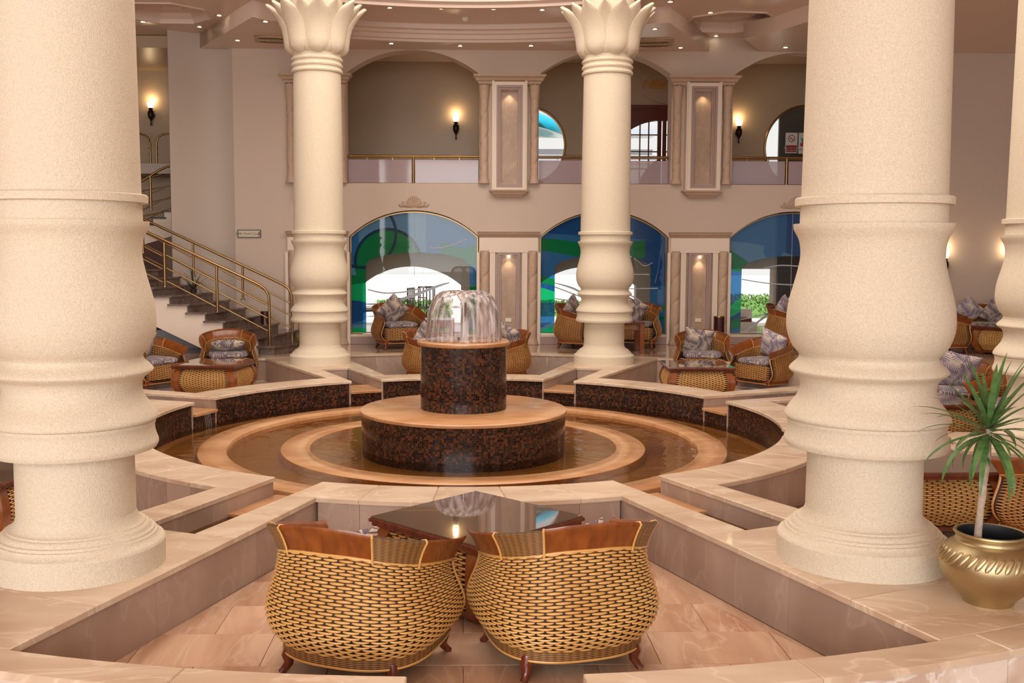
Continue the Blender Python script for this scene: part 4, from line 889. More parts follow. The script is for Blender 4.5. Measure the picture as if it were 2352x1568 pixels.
# gallery door
t = bpy.data.objects.new('door_1', None); C.objects.link(t); t.location = (3.82, 10.0, 2.73); struct(t, 'dark red wooden double door with glazed grid panes in the gallery')
b = MB(); b.box((-.72, -.06, 1.36), (.72, .1, 1.64)); b.box((-.74, -.09, 1.60), (.74, .1, 1.66)); b.box((-.74, -.06, 0), (-.66, .1, 1.6)); b.box((.66, -.06, 0), (.74, .1, 1.6)); b.build('door_frame', 'door_wood', t)
def leaf(s):
    root = MB()
    xs = [.02, .09, .26, .43, .60, .665]
    P_ = lambda a, c, z0, z1: root.box((min(s*a, s*c), -.02, z0), (max(s*a, s*c), .03, z1))
    P_(.012, .085, 0, 1.4); P_(.6, .665, 0, 1.4); P_(.085, .6, 0, .12)
    for x in (.255, .425): P_(x-.011, x+.011, .1, 1.4)
    for z in (.45, .78, 1.10): P_(.08, .6, z-.012, z+.012)
    # arched head
    n = 12; vs = []; 
    for i in range(n+1):
        x = .085+(.6-.085)*i/n; zt = 1.36-.16*((i/n)**2); vs += [(s*x, -.021, zt), (s*x, -.021, 1.42), (s*x, .03, zt), (s*x, .03, 1.42)]
    fs = []
    for i in range(n): a = i*4; fs += [(a, a+4, a+5, a+1), (a+2, a+3, a+7, a+6), (a, a+2, a+6, a+4)]
    root.add(vs, fs)
    vs = []; 
    for i in range(n+1): x = .085+.33*i/n; vs += [(s*x, -.022, .1), (s*x, -.022, .62-.36*(i/n)**1.6)]
    root.add(vs, [(i*2, i*2+2, i*2+3, i*2+1) for i in range(n)])
    o = root.build('door_leaf', 'door_wood', t)
    b = MB(); b.add([(s*.05, .005, .08), (s*.62, .005, .08), (s*.62, .005, 1.38), (s*.05, .005, 1.38)], [(0, 1, 2, 3)]); b.build('glazing', 'pane_glass', o)
leaf(-1); leaf(1)
# oval restaurant sign
t = thing('oval_sign', 'oval stone-coloured sign with gold script above the gallery door', 'sign', (3.98, 9.985, 4.72))
b = MB(); n = 48; vs = [(.56*cos(2*pi*i/n), 0, .30*sin(2*pi*i/n)) for i in range(n)]+[(.57*cos(2*pi*i/n), .015, .31*sin(2*pi*i/n)) for i in range(n)]
b.add(vs, [tuple(range(n))]+[(i, (i+1) % n, n+(i+1) % n, n+i) for i in range(n)]); b.build('plate', 'sign_stone', t)
text('lettering', 'Hills R', .24, (-.24, -.006, .06), (pi/2, 0, 0), 'sign_gold', t, .008, shear=.35, offset=.006)
for x, z in ((-.40, .19), (-.42, -.12)): b = MB(); b.tube([(x, -.006, z), (x, .01, z)], .009, 8); b.build('fixing_stud', 'sign_dark', t)
# wall sconces
def sconce(x, y, z, label, en=3):
    t = thing('wall_sconce', label, 'wall lamp', (x, y, z), 0, 'torch-shaped wall sconces')
    b = MB(); b.lathe([(.012, -.30), (.016, -.28), (.01, -.24), (.016, -.2), (.045, -.16), (.06, -.1), (.056, -.04), (.03, 0.0), (.045, .015), (.04, .03)], 20); o = b.build('torch_body', 'iron', t, 50); o.location = (0, -.09, 0)
    b = MB(); b.tube([(0, 0, -.1), (0, -.04, -.13), (0, -.085, -.1)], .012, 8); b.build('arm', 'iron', t, 60)
    b = MB(); b.lathe([(.05, -.012), (.052, 0), (.0, .006)], 20, cap=False); o = b.build('back_plate', 'iron', t, 60, (0, -.002, -.1), (pi/2, 0, 0))
    b = MB(); b.lathe([(.03, .02), (.05, .05), (.062, .1), (.066, .13), (.062, .13), (.055, .1), (.045, .05), (.0, .03)], 24, cap=False); o = b.build('glass_shade', 'lamp_glass', t, 60); o.location = (0, -.09, 0)
    light('POINT', 'sconce_light', (x, y-.10, z+.2), en, (1, .76, .46), size=.05)
sconce(-.15, 10.0, 4.02, 'lit torch sconce on the gallery wall under the left arch'); sconce(5.29, 10.0, 3.97, 'lit torch sconce on the gallery wall beside the round window'); sconce(-5.94, 10.0, 4.25, 'lit torch sconce high on the stairwell wall at left')
sconce(8.25, 7.6, 1.46, 'lit wall sconce left over the rattan sofa, half behind the big right column', 4); sconce(9.38, 7.6, 1.46, 'wall sconce right over the rattan sofa, hidden by the far right column', 4)
# food court plaque
t = thing('wall_plaque', 'small framed plaque with dark script lettering on the wall right of the stairs', 'sign', (-3.63, 7.595, 1.875))
b = MB(); b.box((-.19, -.012, -.06), (.19, 0, .06)); b.build('plate', 'sign_plate', t); me = curvefill([(-.197, -.067), (.197, -.067), (.197, .067), (-.197, .067)], [[(-.185, -.055), (.185, -.055), (.185, .055), (-.185, .055)]], .02); me.transform(UP); link('frame', me, 'sign_dark', t, None, (0, -.01, 0))
text('lettering', 'Hills Food Court', .062, (-.02, -.0135, .0), (pi/2, 0, 0), 'sign_dark', t, .001, shear=.4)
b = MB(); b.tube([(.165, -.014, -.04), (.165, -.014, .035)], .008, 6); b.build('emblem', 'sign_dark', t)
# ------------------------------------------------------------------ staircase
st = bpy.data.objects.new('staircase', None); C.objects.link(st); tag(st, 'brown marble staircase rising to the left behind the columns', 'staircase')
RISE = .1285; RUN = .27
def nose(k): return -3.69-RUN*(k-4)
for k in range(1, 16):
    z = RISE*k; xn = nose(k); YF = 7.55 if k < 3 else 7.30; sh = .36*(YF-5.86)/1.69 if k > 1 else .3; x2 = xn-RUN-.04
    far_n = (xn+sh, 7.55); 
    if k == 1:
        poly = [(x2, 5.86), (xn-.25, 5.80), (xn-.02, 5.86), (xn+.16, 6.05), (xn+.3, 6.4), (xn+.36, YF), (x2+sh, YF)]
    else: poly = [(x2, 5.86), (xn+.025, 5.86), (xn+sh+.025, YF), (x2+sh, YF)]
    b = MB(); b.prism(inset(ccw(poly), -.0), z-.03, z, .004); b.build('tread', 'granite', st)
    q = [(xn-.02, 5.90), (xn+.0, 5.90), (xn+sh, YF-.01), (xn+sh-.02, YF-.01)] if k > 1 else inset(ccw(poly), .03)
    b = MB(); b.prism(ccw(q), z-RISE, z-.03); b.build('riser', 'granite', st)
pts = [(nose(1)-.25, -.02)]; 
for k in range(1, 16): pts += [(nose(k)-.02-(.23 if k == 1 else 0), RISE*k-.031)] if k == 1 else [(nose(k)-.02, RISE*(k-1)), (nose(k)-.02, RISE*k-.031)]
pts = [(-3.15, -.02), (-3.15, RISE-.031)]
for k in range(2, 16): pts += [(nose(k)-.021, RISE*(k-1)-.031), (nose(k)-.021, RISE*k-.031)]
pts += [(nose(15)-.3, RISE*15-.031), (nose(15)-.3, 1.62), (-4.79, .45), (-4.03, .08), (-4.03, -.02)]
me = curvefill(pts, [], .03); me.transform(UP); link('stringer', me, 'plaster_white', st, None, (0, 5.92, 0))
b = MB(); b.prism(ccw([(-9.2, 5.9), (nose(15)-.25, 5.9), (nose(15)+.1, 7.6), (-6.3, 9.4), (-9.2, 9.4)]), 1.9, 1.95); b.build('half_landing', 'granite', st)
for k in range(5):
    x = -5.62+.195*k; z = 2.05+.115*k
    b = MB(); b.prism(ccw([(x-.02, 8.1), (x+.25, 8.1), (x+.25, 9.3), (x-.02, 9.3)]), z-.03, z, .003); b.build('tread', 'granite_dark', st)
    b = MB(); b.box((x, 8.14, z-.115), (x+.02, 9.3, z-.03)); b.build('riser', 'granite_dark', st)
me = curvefill([(-5.8, 1.9)]+[q for k in range(5) for q in ((-5.60+.195*k, 2.02+.115*(k-1)), (-5.60+.195*k, 2.02+.115*k))]+[(-4.5, 2.48), (-4.5, 0), (-4.86, 0.0), (-4.86, 1.75), (-5.05, 1.85), (-5.8, 1.62)], [], .03); me.transform(UP); link('stringer', me, 'plaster_white', st, None, (0, 8.13, 0))
t = bpy.data.objects.new('door_2', None); C.objects.link(t); t.location = (-6.35, 9.96, 0); struct(t, 'dark red wooden door in the shade behind the stairs')
b = MB(); b.box((-.5, -.03, 0), (.5, .02, 1.95)); b.build('door_leaf', 'door_wood', t); b = MB(); b.box((-.58, -.05, 0), (-.5, .03, 2.03)); b.box((.5, -.05, 0), (.58, .03, 2.03)); b.box((-.58, -.05, 1.95), (.58, .03, 2.03)); b.build('door_frame', 'door_wood', t)
# under-stair planter with stones
t = thing('stone_planter', 'low grey slate wall under the stairs topped with dark stones', 'planter', (-4.8, 6.9, 0))
b = MB(); b.box((-.9, -.1, 0), (.72, .0, .27)); b.box((-.9, -.1, .27), (.75, .35, .30)); b.build('slate_wall', 'slate', t)
random.seed(3)
for k in range(14):
    b = MB(); cx, cz, r = -.8+.11*k+random.uniform(-.02, .02), .30+.045+random.uniform(0, .05), random.uniform(.05, .085)
    b.grid(lambda i, j: (cx+r*1.3*sin(pi*j/6)*cos(2*pi*i/9)*(1+.15*sin(i*3+k)), .1+.05*(k % 2)+r*sin(pi*j/6)*sin(2*pi*i/9), cz-r*.6*cos(pi*j/6)), 9, 6, True); b.build('stone', 'stones', t, 60)
# stair railings
def railing(Y, off, posts, label, x_end, zoff, r=.021):
    t = thing('stair_railing', label, 'railing', (posts[0], Y, 0), 0, 'brass stair railings')
    topz = lambda x: .80+zoff+(-3.0-x)*.47+.2
    x0 = posts[0]
    path = [(x0, 0.02), (x0, topz(x0)-.16), (x0-.015, topz(x0)-.08), (x0-.06, topz(x0)-.0), (x0-.14, topz(x0-.14)-.005), (x0-.3, topz(x0-.3)), (x_end, topz(x_end))]
    b = MB(); b.tube([(x-x0, 0, z) for x, z in path], r, 12); b.build('handrail', 'brass', t, 60)
    for x in posts[1:]:
        zf = RISE*max(1, round((-3.69-off-x)/RUN+4.5)); b = MB(); b.tube([(x-x0, 0, zf), (x-x0, 0, topz(x)-.03)], r*.95, 12); p = b.build('post', 'brass', t, 60)
        b = MB(); b.tube([(x-x0, 0, zf), (x-x0, 0, zf+.012)], r*2, 12); b.build('foot_plate', 'brass', p, 60)
    b = MB(); b.tube([(0, 0, .0), (0, 0, .14)], r*1.2, 12); b.build('foot', 'brass', t, 60)
    for d in (.23, .43, .63):
        xs = posts+[x_end]
        for a, c in zip(xs, xs[1:]): b = MB(); b.tube([(a-x0-.03, 0, topz(a)-d-.015), (c-x0+.03, 0, topz(c)-d)], .011, 8); b.build('mid_rail', 'brass', t, 60)
railing(5.95, 0, [-3.0, -3.795, -4.59, -5.4], 'brass railing on the near side of the staircase', -6.2, 0)
railing(7.2, -.33, [-2.86, -3.67, -4.48, -5.3], 'brass railing on the wall side of the staircase', -6.2, .03)
t = thing('stair_railing', 'curved brass railing on the upper flight at left', 'railing', (-5.0, 8.2, 2.38), 0, 'brass stair railings')
for d, y, r in ((0, 0, .022),): 
    b = MB(); b.tube([(0, 0, .02), (0, 0, .5), (-.02, 0, .6), (-.08, 0, .67), (-.17, 0, .66), (-.3, 0, .6), (-.66, 0, .38), (-1.0, 0, .2)], r, 12); b.build('handrail', 'brass', t, 60)
b = MB(); b.tube([(-.46, 0, -.1), (-.46, 0, .5)], .02, 12); b.build('post', 'brass', t, 60)
for d in (.2, .4, .6): b = MB(); b.tube([(0, 0, .6-d), (-.4, 0, .42-d), (-1.0, 0, .1-d)], .011, 8); b.build('mid_rail', 'brass', t, 60)
b = MB(); b.tube([(.05, 1.0, .74), (-.3, 1.0, .66), (-1.0, 1.0, .5)], .022, 12); b.build('handrail', 'brass', t, 60)
for d in (.22, .45, .68): b = MB(); b.tube([(.05, 1.0, .74-d), (-.4, 1.0, .62-d), (-1.0, 1.0, .5-d)], .011, 8); b.build('mid_rail', 'brass', t, 60)
t = thing('landing_railing', 'brass and glass railing panels with rounded corners on the upper landing', 'railing', (-5.65, 9.05, 3.16))
for s in (-1, 1):
    x = s*.055; b = MB(); b.tube([(x, 0, 0), (x, 0, .36), (x+s*.03, 0, .46), (x+s*.09, 0, .52), (x+s*.18, 0, .54), (x+s*1.0, 0, .54)], .018, 12); b.build('handrail', 'brass', t, 60)
    b = MB(); b.add([(x+s*.03, 0, .03), (x+s*1.0, 0, .03), (x+s*1.0, 0, .5), (x+s*.2, 0, .5), (x+s*.1, 0, .47), (x+s*.03, 0, .35)], [tuple(range(6)) if s > 0 else tuple(range(6))[::-1]]); b.build('glass_panel', 'pane_glass', t)
    for zz in (.17, .28): b = MB(); b.tube([(x-.01, 0, zz), (x+s*.035, 0, zz)], .01, 6); b.build('clip', 'brass', t)
# ------------------------------------------------------------------ outdoors beyond the windows
b = MB(); b.box((-30, 10.2, -.12), (40, 60, -.04)); o = b.build('pavement', 'pale_ground'); struct(o)
me = wallslab('arcade_wall', [(-4.5, -.04), (13, -.04), (13, 2.56), (-4.5, 2.56)], [seg_arch(x+.06, .93, -.03, .95, 1.3) for x in (-.98-.06, 2.32-.06)]+[[(4.7, -.03), (5.85, -.03), (5.85, 1.27), (4.7, 1.27)]], 9.3, .25, 'outer_wall'); struct(me, 'sunlit arcade wall outside the blue windows')
b = MB(); b.box((5.9, 9.2, 0), (9, 9.28, 2.5)); o = b.build('wall_service', 'outer_dark'); struct(o)
def hedge(x0, x1, y, h, label, n):
    t = thing('hedge', label, 'hedge', ((x0+x1)/2, y, -.04)); random.seed(n)
    b = MB(); core = MB()
    for k in range(n):
        cx = random.uniform(x0, x1)-(x0+x1)/2; cyv = random.uniform(-.4, .4); cz = random.uniform(.05, h); s = random.uniform(.04, .09); a = random.uniform(0, 6.28); tl = random.uniform(-.8, .8)
        b.add([(cx, cyv, cz), (cx+s*cos(a), cyv+s*sin(a)*.5, cz+s*tl), (cx+s*cos(a+1.4)*.8, cyv+.5*s*sin(a+1.4), cz+s*.9)], [(0, 1, 2)])
    o = b.build('foliage', 'hedge', t); o['kind'] = 'stuff'
    b = MB(); b.grid(lambda i, j: ((x0-x1)/2+(x1-x0)*i/20, .35*cos(pi*j/6), h*.85*sin(pi*j/6)*(1+.08*sin(i*2.3))), 20, 6); b.build('leaf_mass', 'hedge', t, 60)
hedge(-2.0, -.3, 14, .45, 'clipped green hedge outside the left window', 2600); hedge(5.6, 8.6, 15.4, .55, 'clipped hedge outside the right window', 2600); hedge(1.2, 3.2, 16, .35, 'low hedge outside the middle window', 1500)
t = thing('garden_palm', 'pale garden tree with a thick trunk outside the left window', 'tree', (-2.75, 17, -.04))
b = MB(); b.tube([(0, 0, 0), (.05, 0, .6), (0, 0, 1.2)], [.16, .13, .1], 12); b.build('trunk', 'bark', t, 60)
random.seed(5); b = MB()
for k in range(900):
    a = random.uniform(0, 6.28); q = random.uniform(0, 1); r = .6*sqrt(random.random()); cx, cyv, cz = r*cos(a), r*sin(a), 1.0+.6*q; s = .09
    b.add([(cx, cyv, cz), (cx+s*cos(a), cyv, cz+s*.3), (cx+s*.3, cyv+s*.3, cz+s)], [(0, 1, 2)])
o = b.build('foliage', 'hedge', t); o['kind'] = 'stuff'
def outchair(x, y, rz, label):
    t = thing('garden_chair', label, 'chair', (x, y, -.04), rz, 'dark slatted chairs on the outdoor terrace')
    for sx in (-.2, .2):
        for syv in (-.2, .2): b = MB(); b.tube([(sx, syv, 0), (sx, syv, .85 if syv > 0 else .62)], .014, 6); b.build('leg', 'outer_dark', t)
        b = MB(); b.tube([(sx, -.2, .62), (sx, .2, .62)], .014, 6); b.build('armrest', 'outer_dark', t)
    for k in range(5): b = MB(); b.box((-.16+.08*k-.012, .19, .42), (-.16+.08*k+.012, .205, .83)); b.build('back_slat', 'outer_dark', t)
    b = MB(); b.box((-.2, -.2, .4), (.2, .2, .43)); b.build('seat', 'outer_dark', t); b = MB(); b.box((-.2, .185, .82), (.2, .21, .86)); b.build('top_rail', 'outer_dark', t)
outchair(-.72, 12.4, .5, 'dark slatted garden chair behind the fountain dome, outside'); outchair(-1.3, 11.75, -1.9, 'dark garden chair under the table at left, outside')
t = thing('garden_table', 'round dark garden table outside the left window', 'table', (-2.2, 10.9, -.04))
b = MB(); b.lathe([(0, .42), (.5, .42), (.5, .45), (0, .45)], 32, cap=False); b.build('tabletop', 'outer_dark', t, 40); b = MB(); b.tube([(0, 0, 0), (0, 0, .42)], .03, 10); b.build('leg', 'outer_dark', t)
t = thing('garden_sofa', 'white garden bench with dark red cushions outside the right window', 'bench', (5.4, 11.0, -.04))
b = MB(); b.box((-.5, -.2, 0), (.6, .3, .2)); b.box((-.5, .2, .2), (.6, .3, .45)); b.build('frame', 'umbrella_white', t); b = MB(); b.prism([(-.45, -.15), (.5, -.15), (.5, .2), (-.45, .2)], .2, .28, .02); b.build('cushion', 'fabric_red', t)
# ------------------------------------------------------------------ rattan furniture
def lozenges(mb, S, N, rows, v0, v1, s0=-1.0, s1=1.0, hgt=.008, fill=.84, alt=True):
    """woven cane: S(s, v) -> (point, normal); each strand hump spans two stakes, rows staggered"""
    prof_u = (-1, -.8, -.4, 0, .4, .8, 1); ww = (.45, .78, .98, 1, .98, .78, .45); hh = (-.35, .25, .85, 1, .85, .25, -.35)
    ds = (s1-s0)/N; dv = (v1-v0)/rows
    for r in range(rows):
        vc = v0+(r+.5)*dv
        for k in range(-1, N//2+1):
            sc_ = s0+ds*(2*k+(r % 2)+.5)
            if sc_-ds*.96 < s0-ds*.3 or sc_+ds*.96 > s1+ds*.3: continue
            vs = []
            jit = random.uniform(-.05, .05)
            for u, wv, hv in zip(prof_u, ww, hh):
                p, n = S(min(max(sc_+u*ds*.89, s0), s1), vc)
                pu, _ = S(min(max(sc_+u*ds*.89, s0), s1), vc+dv*.5)
                t = (pu-p)
                for q, qh in ((-1, -.5), (-.45, .75), (.45, .75), (1, -.5)): vs.append(p+t*(q*wv*fill+jit)+n*(hgt*(hv*.8+qh*.45)))
            mb.add(vs, [(i*4+j, i*4+j+1, (i+1)*4+j+1, (i+1)*4+j) for i in range(6) for j in range(3)])
class Shell:
    def __init__(s, a, b, fwd, n=2.5):
        pts = []
        for i in range(-90, 91, 3):
            f = radians(i); x = a*math.copysign(abs(sin(f))**(2/n), f); y = -b*abs(cos(f))**(2/n); pts.append((x, y))
        front = [(a*(1-.06*(k/5)**2), fwd*k/5) for k in range(1, 6)]
        s.pts = [(-x, y) for x, y in front[::-1]]+pts+front
        L = [0]
        for p, q in zip(s.pts, s.pts[1:]): L.append(L[-1]+hypot(q[0]-p[0], q[1]-p[1]))
        s.len = L[-1]; s.L = L
    def at(s, t):
        d = (t+1)/2*s.len; d = min(max(d, 0), s.len-1e-6)
        import bisect
        i = min(max(bisect.bisect_right(s.L, d)-1, 0), len(s.pts)-2)
        f = (d-s.L[i])/(s.L[i+1]-s.L[i]); p, q = s.pts[i], s.pts[i+1]; return (p[0]+(q[0]-p[0])*f, p[1]+(q[1]-p[1])*f)
def interp(tb, v):
    for (a, x), (b, y) in zip(tb, tb[1:]):
        if v <= b: f = (v-a)/(b-a); f = f*f*(3-2*f) if False else f; return x+(y-x)*f
    return tb[-1][1]
KT = catmull([(0, .845), (.06, .90), (.15, .965), (.27, 1.005), (.4, 1.01), (.55, .975), (.7, .925), (.85, .885), (1, .87)], 6)
def make_seat(name, label, cat, a, b, fwd, cane, wickerm, N, group=None, backw=.25, wick=.53, seat=True, hb=.60, hf=.45):
    """rattan tub seat facing +y"""
    t = thing(name, label, cat, (0, 0, 0), 0, group)
    sh = Shell(a, b, fwd); wood = 'wood'
    top = lambda s: hb-(hb-hf)*min(1, max(0, (abs(s)-.12)/.88))**1.25
    zb = .145
    def shrink(s, k, off=0.0):
        x, y = sh.at(s); d = .42*(1-k)   # constant inset so that a sofa keeps its length
        x0, y0 = sh.at(s-.01); x1, y1 = sh.at(s+.01); tx, ty = x1-x0, y1-y0; l = hypot(tx, ty) or 1; nx, ny = ty/l, -tx/l
        return x-nx*(d+off)*1.0, y-ny*(d+off)*1.0, nx, ny
    def outer(s, v, off=0.0):
        x, y, nx, ny = shrink(s, interp(KT, v), -off); return Vector((x, y, zb+(top(s)-zb)*v))
    def So(s, v):
        p = outer(s, v); ds = outer(min(s+.01, 1), v)-outer(max(s-.01, -1), v); dv = outer(s, min(v+.02, 1))-outer(s, max(v-.02, 0)); n = ds.cross(dv).normalized(); return p, n
    def inner(s, v):
        x, y, nx, ny = shrink(s*.985, interp(KT, v) if v > .55 else .97, .035); return Vector((x, y, zb+(top(s)-zb)*v))
    def Si(s, v):
        p = inner(s, v); ds = inner(min(s+.01, 1), v)-inner(max(s-.01, -1), v); dv = inner(s, min(v+.02, 1))-inner(s, max(v-.02, 0)); n = dv.cross(ds).normalized(); return p, n
    n = 64
    b_ = MB(); b_.grid(lambda i, j: outer(-1+2*i/n, j/14, -.004), n, 14); b_.grid(lambda i, j: inner(1-2*i/n, .42+.58*j/8), n, 8)
    b_.build('woven_core', 'cane_dark', t, 80)
    b_ = MB(); lozenges(b_, So, N, 33, .0, 1.0); lozenges(b_, Si, int(N*.88)//2*2, 19, .43, 1.0)
    # front panel under the seat
    fx = shrink(1, .9)[0]; fy = shrink(1, .95)[1]-.01
    def fp(s, v): 
        x = fx*s*(1-.03*(1-v)); return Vector((x, fy-.02+.035*sin(pi*v)*.6+.02*(1-s*s), .11+.235*v))
    def Sf(s, v):
        p = fp(s, v); ds = fp(s+.01, v)-fp(s-.01, v); dv = fp(s, v+.02)-fp(s, v-.02); return p, dv.cross(ds).normalized()*1.0
    lozenges(b_, lambda s, v: (fp(s, v), Vector((0, 1, 0))), int(N*.36)//2*2, 15, .15, 1.0)
    o = b_.build('cane_weave', cane, t, 70); o['kind'] = 'stuff'
    b_ = MB(); b_.grid(lambda i, j: fp(1-2*i/12, j/6)-Vector((0, .006, 0)), 12, 6); b_.build('front_panel', 'cane_dark', t, 80)
    b_ = MB(); pl = [(inner(-1+2*i/40, .43).x, min(inner(-1+2*i/40, .43).y, fy)) for i in range(41)]; b_.prism(ccw(pl+[(fx, fy), (-fx, fy)][:0]), .315, .335); b_.build('seat_base', 'cane_dark', t)
    # skirt
    me = bpy.data.meshes.new('m'); vs = []; uvs = []; m_ = 80
    loop = [shrink(-1+2*i/m_, .85)[:2] for i in range(m_+1)]; loopf = [(x, y) for x, y in [(fx*(.97-1.94*i/12), fy-.01) for i in range(1, 12)]]; loop = loop+loopf; 
    dist = 0; k = len(loop)
    for i in range(k+1):
        x, y = loop[i % k]
        if i: dist += hypot(x-loop[i-1][0], y-loop[i-1][1])
        for z, f in ((.155, 1.0), (.125, .992), (.095, .985)): vs.append((x*f, y*f, z)); uvs.append((dist/.035*1.96, z/.0085*.628))
    fs = [(i*3+j, i*3+j+1, i*3+j+4, i*3+j+3) for i in range(k) for j in (0, 1)]
    me.from_pydata(vs, [], fs); uv = me.uv_layers.new()
    for lp in me.loops: uv.data[lp.index].uv = uvs[lp.vertex_index]
    link('skirt', me, wickerm, t, 60)
    b_ = MB(); b_.tube([(x*.985, y*.985, .095) for x, y in loop]+[(loop[0][0]*.985, loop[0][1]*.985, .095)], .006, 6); b_.build('skirt_edging', cane, t, 60)
    b_ = MB(); b_.prism(ccw([(x*.97, y*.97) for x, y in loop][::3]), .10, .12); b_.build('base_board', 'cane_dark', t)
    # rim: flared top band in five lengths
    rimh = lambda s: .145-.03*abs(s)
    def rim(s, v, side):
        v_ = v; k = .875+.13*(v_**1.5)+(.0 if abs(s) < .9 else .0)
        x, y, nx, ny = shrink(s, k, .026*side); z = top(s)-.012+rimh(s)*v_
        if abs(s) > .985: y += .05*v_
        return Vector((x, y, z))
    segs = [(-1.0, -wick, wood), (-wick, -backw, wickerm), (-backw, backw, wood), (backw, wick, wickerm), (wick, 1.0, wood)]
    for s0, s1, mt in segs:
        nn = max(6, int((s1-s0)*26)); me = bpy.data.meshes.new('m'); vs = []; uvs = []; ring = []
        cs = [(0, 0), (.25, 0), (.5, 0), (.75, 0), (.93, 0), (1.0, .35), (.96, .8), (.75, 1), (.5, 1), (.25, 1), (0, 1)]
        fat = 1.0 if mt == wood else 1.35
        for i in range(nn+1):
            s = s0+(s1-s0)*i/nn
            for v, sd in cs: 
                p = rim(s, v, (sd-.5)*fat+.5); vs.append(p); uvs.append((s*sh.len/2/.035*1.96, (v+sd)*.16/.0085*.628))
        c = len(cs); fs = [(i*c+j, i*c+(j+1) % c, (i+1)*c+(j+1) % c, (i+1)*c+j)[::1] for i in range(nn) for j in range(c)]
        fs += [tuple(range(c))[::-1], tuple(range(nn*c, nn*c+c))]
        me.from_pydata([tuple(v) for v in vs], [], fs); uv = me.uv_layers.new()
        for lp in me.loops: uv.data[lp.index].uv = uvs[lp.vertex_index]
        nm = 'wicker_wrap' if mt != wood else ('back_rail' if s0 < 0 < s1 else 'armrest')
        link(nm, me, mt, t, 50)
        if mt != wood:
            for s in (s0, s1):
                b_ = MB(); b_.tube([rim(s, v, (sd-.5)*1.5+.5) for v, sd in cs], .0055, 6); b_.build('edging', cane, t, 60)
    b_ = MB(); b_.tube([outer(-1+2*i/60, 1.0, .004) for i in range(61)], .0065, 6); b_.tube([inner(-1+2*i/60, 1.0) for i in range(61)], .006, 6)
    for sg in (-1, 1): b_.tube([outer(sg, j/10, -.005)+Vector((0, .004, 0)) for j in range(11)], .009, 6)
    b_.build('edging', cane, t, 60)
    for sg in (-1, 1):
        b_ = MB(); b_.grid(lambda i, j: outer(sg, .3+.7*j/8, 0).lerp(inner(sg, .3+.7*j/8), i/2)+Vector((0, .002, 0)), 2, 8); b_.build('arm_end', 'cane_dark', t, 60)
    # legs
    bx, byk, fyl = a*.60, -b*.58, fwd*.8
    for sx in (-1, 1):
        for yy, fr in ((byk, -1), (fyl, 1)):
            b_ = MB(); x0 = sx*(bx if fr < 0 else a*.70); b_.tube([(x0, yy, .11), (x0+sx*.012, yy+fr*.012, .075), (x0+sx*.008, yy+fr*.01, .04), (x0+sx*.025, yy+fr*.03, .01), (x0+sx*.032, yy+fr*.036, 0)], [.032, .03, .022, .017, .018], 10); b_.build('leg', 'wood_dark', t, 60)
    return t
random.seed(11)
near_chair = make_seat('rattan_armchair', 'pale cane rattan tub armchair, left of the two with backs to the camera', 'armchair', .42, .40, .26, 'cane', 'wicker', 46, 'rattan armchairs around the fountain')
far_chair = make_seat('rattan_armchair', 'amber rattan armchair at the far right lounge facing the camera with a leafy cushion', 'armchair', .42, .40, .26, 'cane_amber', 'wicker_amber', 46, 'rattan armchairs around the fountain')
sofa = make_seat('rattan_sofa', 'dark amber two-seat rattan sofa against the grey wall at far right', 'sofa', .80, .40, .24, 'cane_amber', 'wicker_amber', 64, None, .5, .66)
def place(root, x, y, z, deg): root.location = (x, y, z); root.rotation_euler = (0, 0, radians(deg)); return root
place(near_chair, -.462, -5.13, Z0, -22); dup(near_chair, (.472, -5.06, Z0), radians(15), 'pale cane rattan tub armchair, right of the two with backs to the camera')
CH = {}
place(far_chair, 3.55, 5.2, Z0, 168); CH['A'] = far_chair
for key, x, y, z, deg, lb in (
    ('B', 4.20, 4.3, Z0, 122, 'amber rattan armchair in side view facing left beside the right lounge table'),
    ('C', -3.47, 5.2, Z0, 194, 'amber rattan armchair facing the camera behind the left lounge table, before the stairs'),
    ('D', -4.31, 4.3, Z0, 238, 'amber rattan armchair beside the left lounge table, half hidden by the big left column'),
    ('E', -.48, 5.3, Z0, 238, 'rattan armchair half hidden behind the left of the fountain, facing right'),
    ('F', .57, 5.3, Z0, 122, 'rattan armchair half hidden behind the right of the fountain, facing left'),
    ('G', -1.08, 6.93, 0, 206, 'rattan armchair at the left blue window with a leafy cushion and visible legs'),
    ('H', 1.93, 7.02, 0, 238, 'rattan armchair at the middle window, left of the far right column, turned right'),
    ('I', 2.87, 7.08, 0, 160, 'rattan armchair at the middle window, right of the far right column'),
    ('J', 5.45, 7.0, 0, 238, 'rattan armchair before the right blue window, beside the big right column'),
    ('K', 7.74, 6.4, 0, 268, 'rattan armchair turned right beside the sofa at far right'),
    ('L', 5.44, 1.25, Z0, 166, 'rattan armchair with a bluish leafy cushion seen between the two right-hand columns'),
    ('M', 5.52, .25, Z0, 95, 'rattan armchair facing left behind the leaves of the potted dracaena'),
    ('N', 3.95, -3.3, Z0, 30, 'rattan armchair behind the gold plant pot, cut by the right edge of the frame')):
    CH[key] = dup(far_chair, (x, y, z), radians(deg), lb)
place(sofa, 8.98, 6.95, 0, 180)
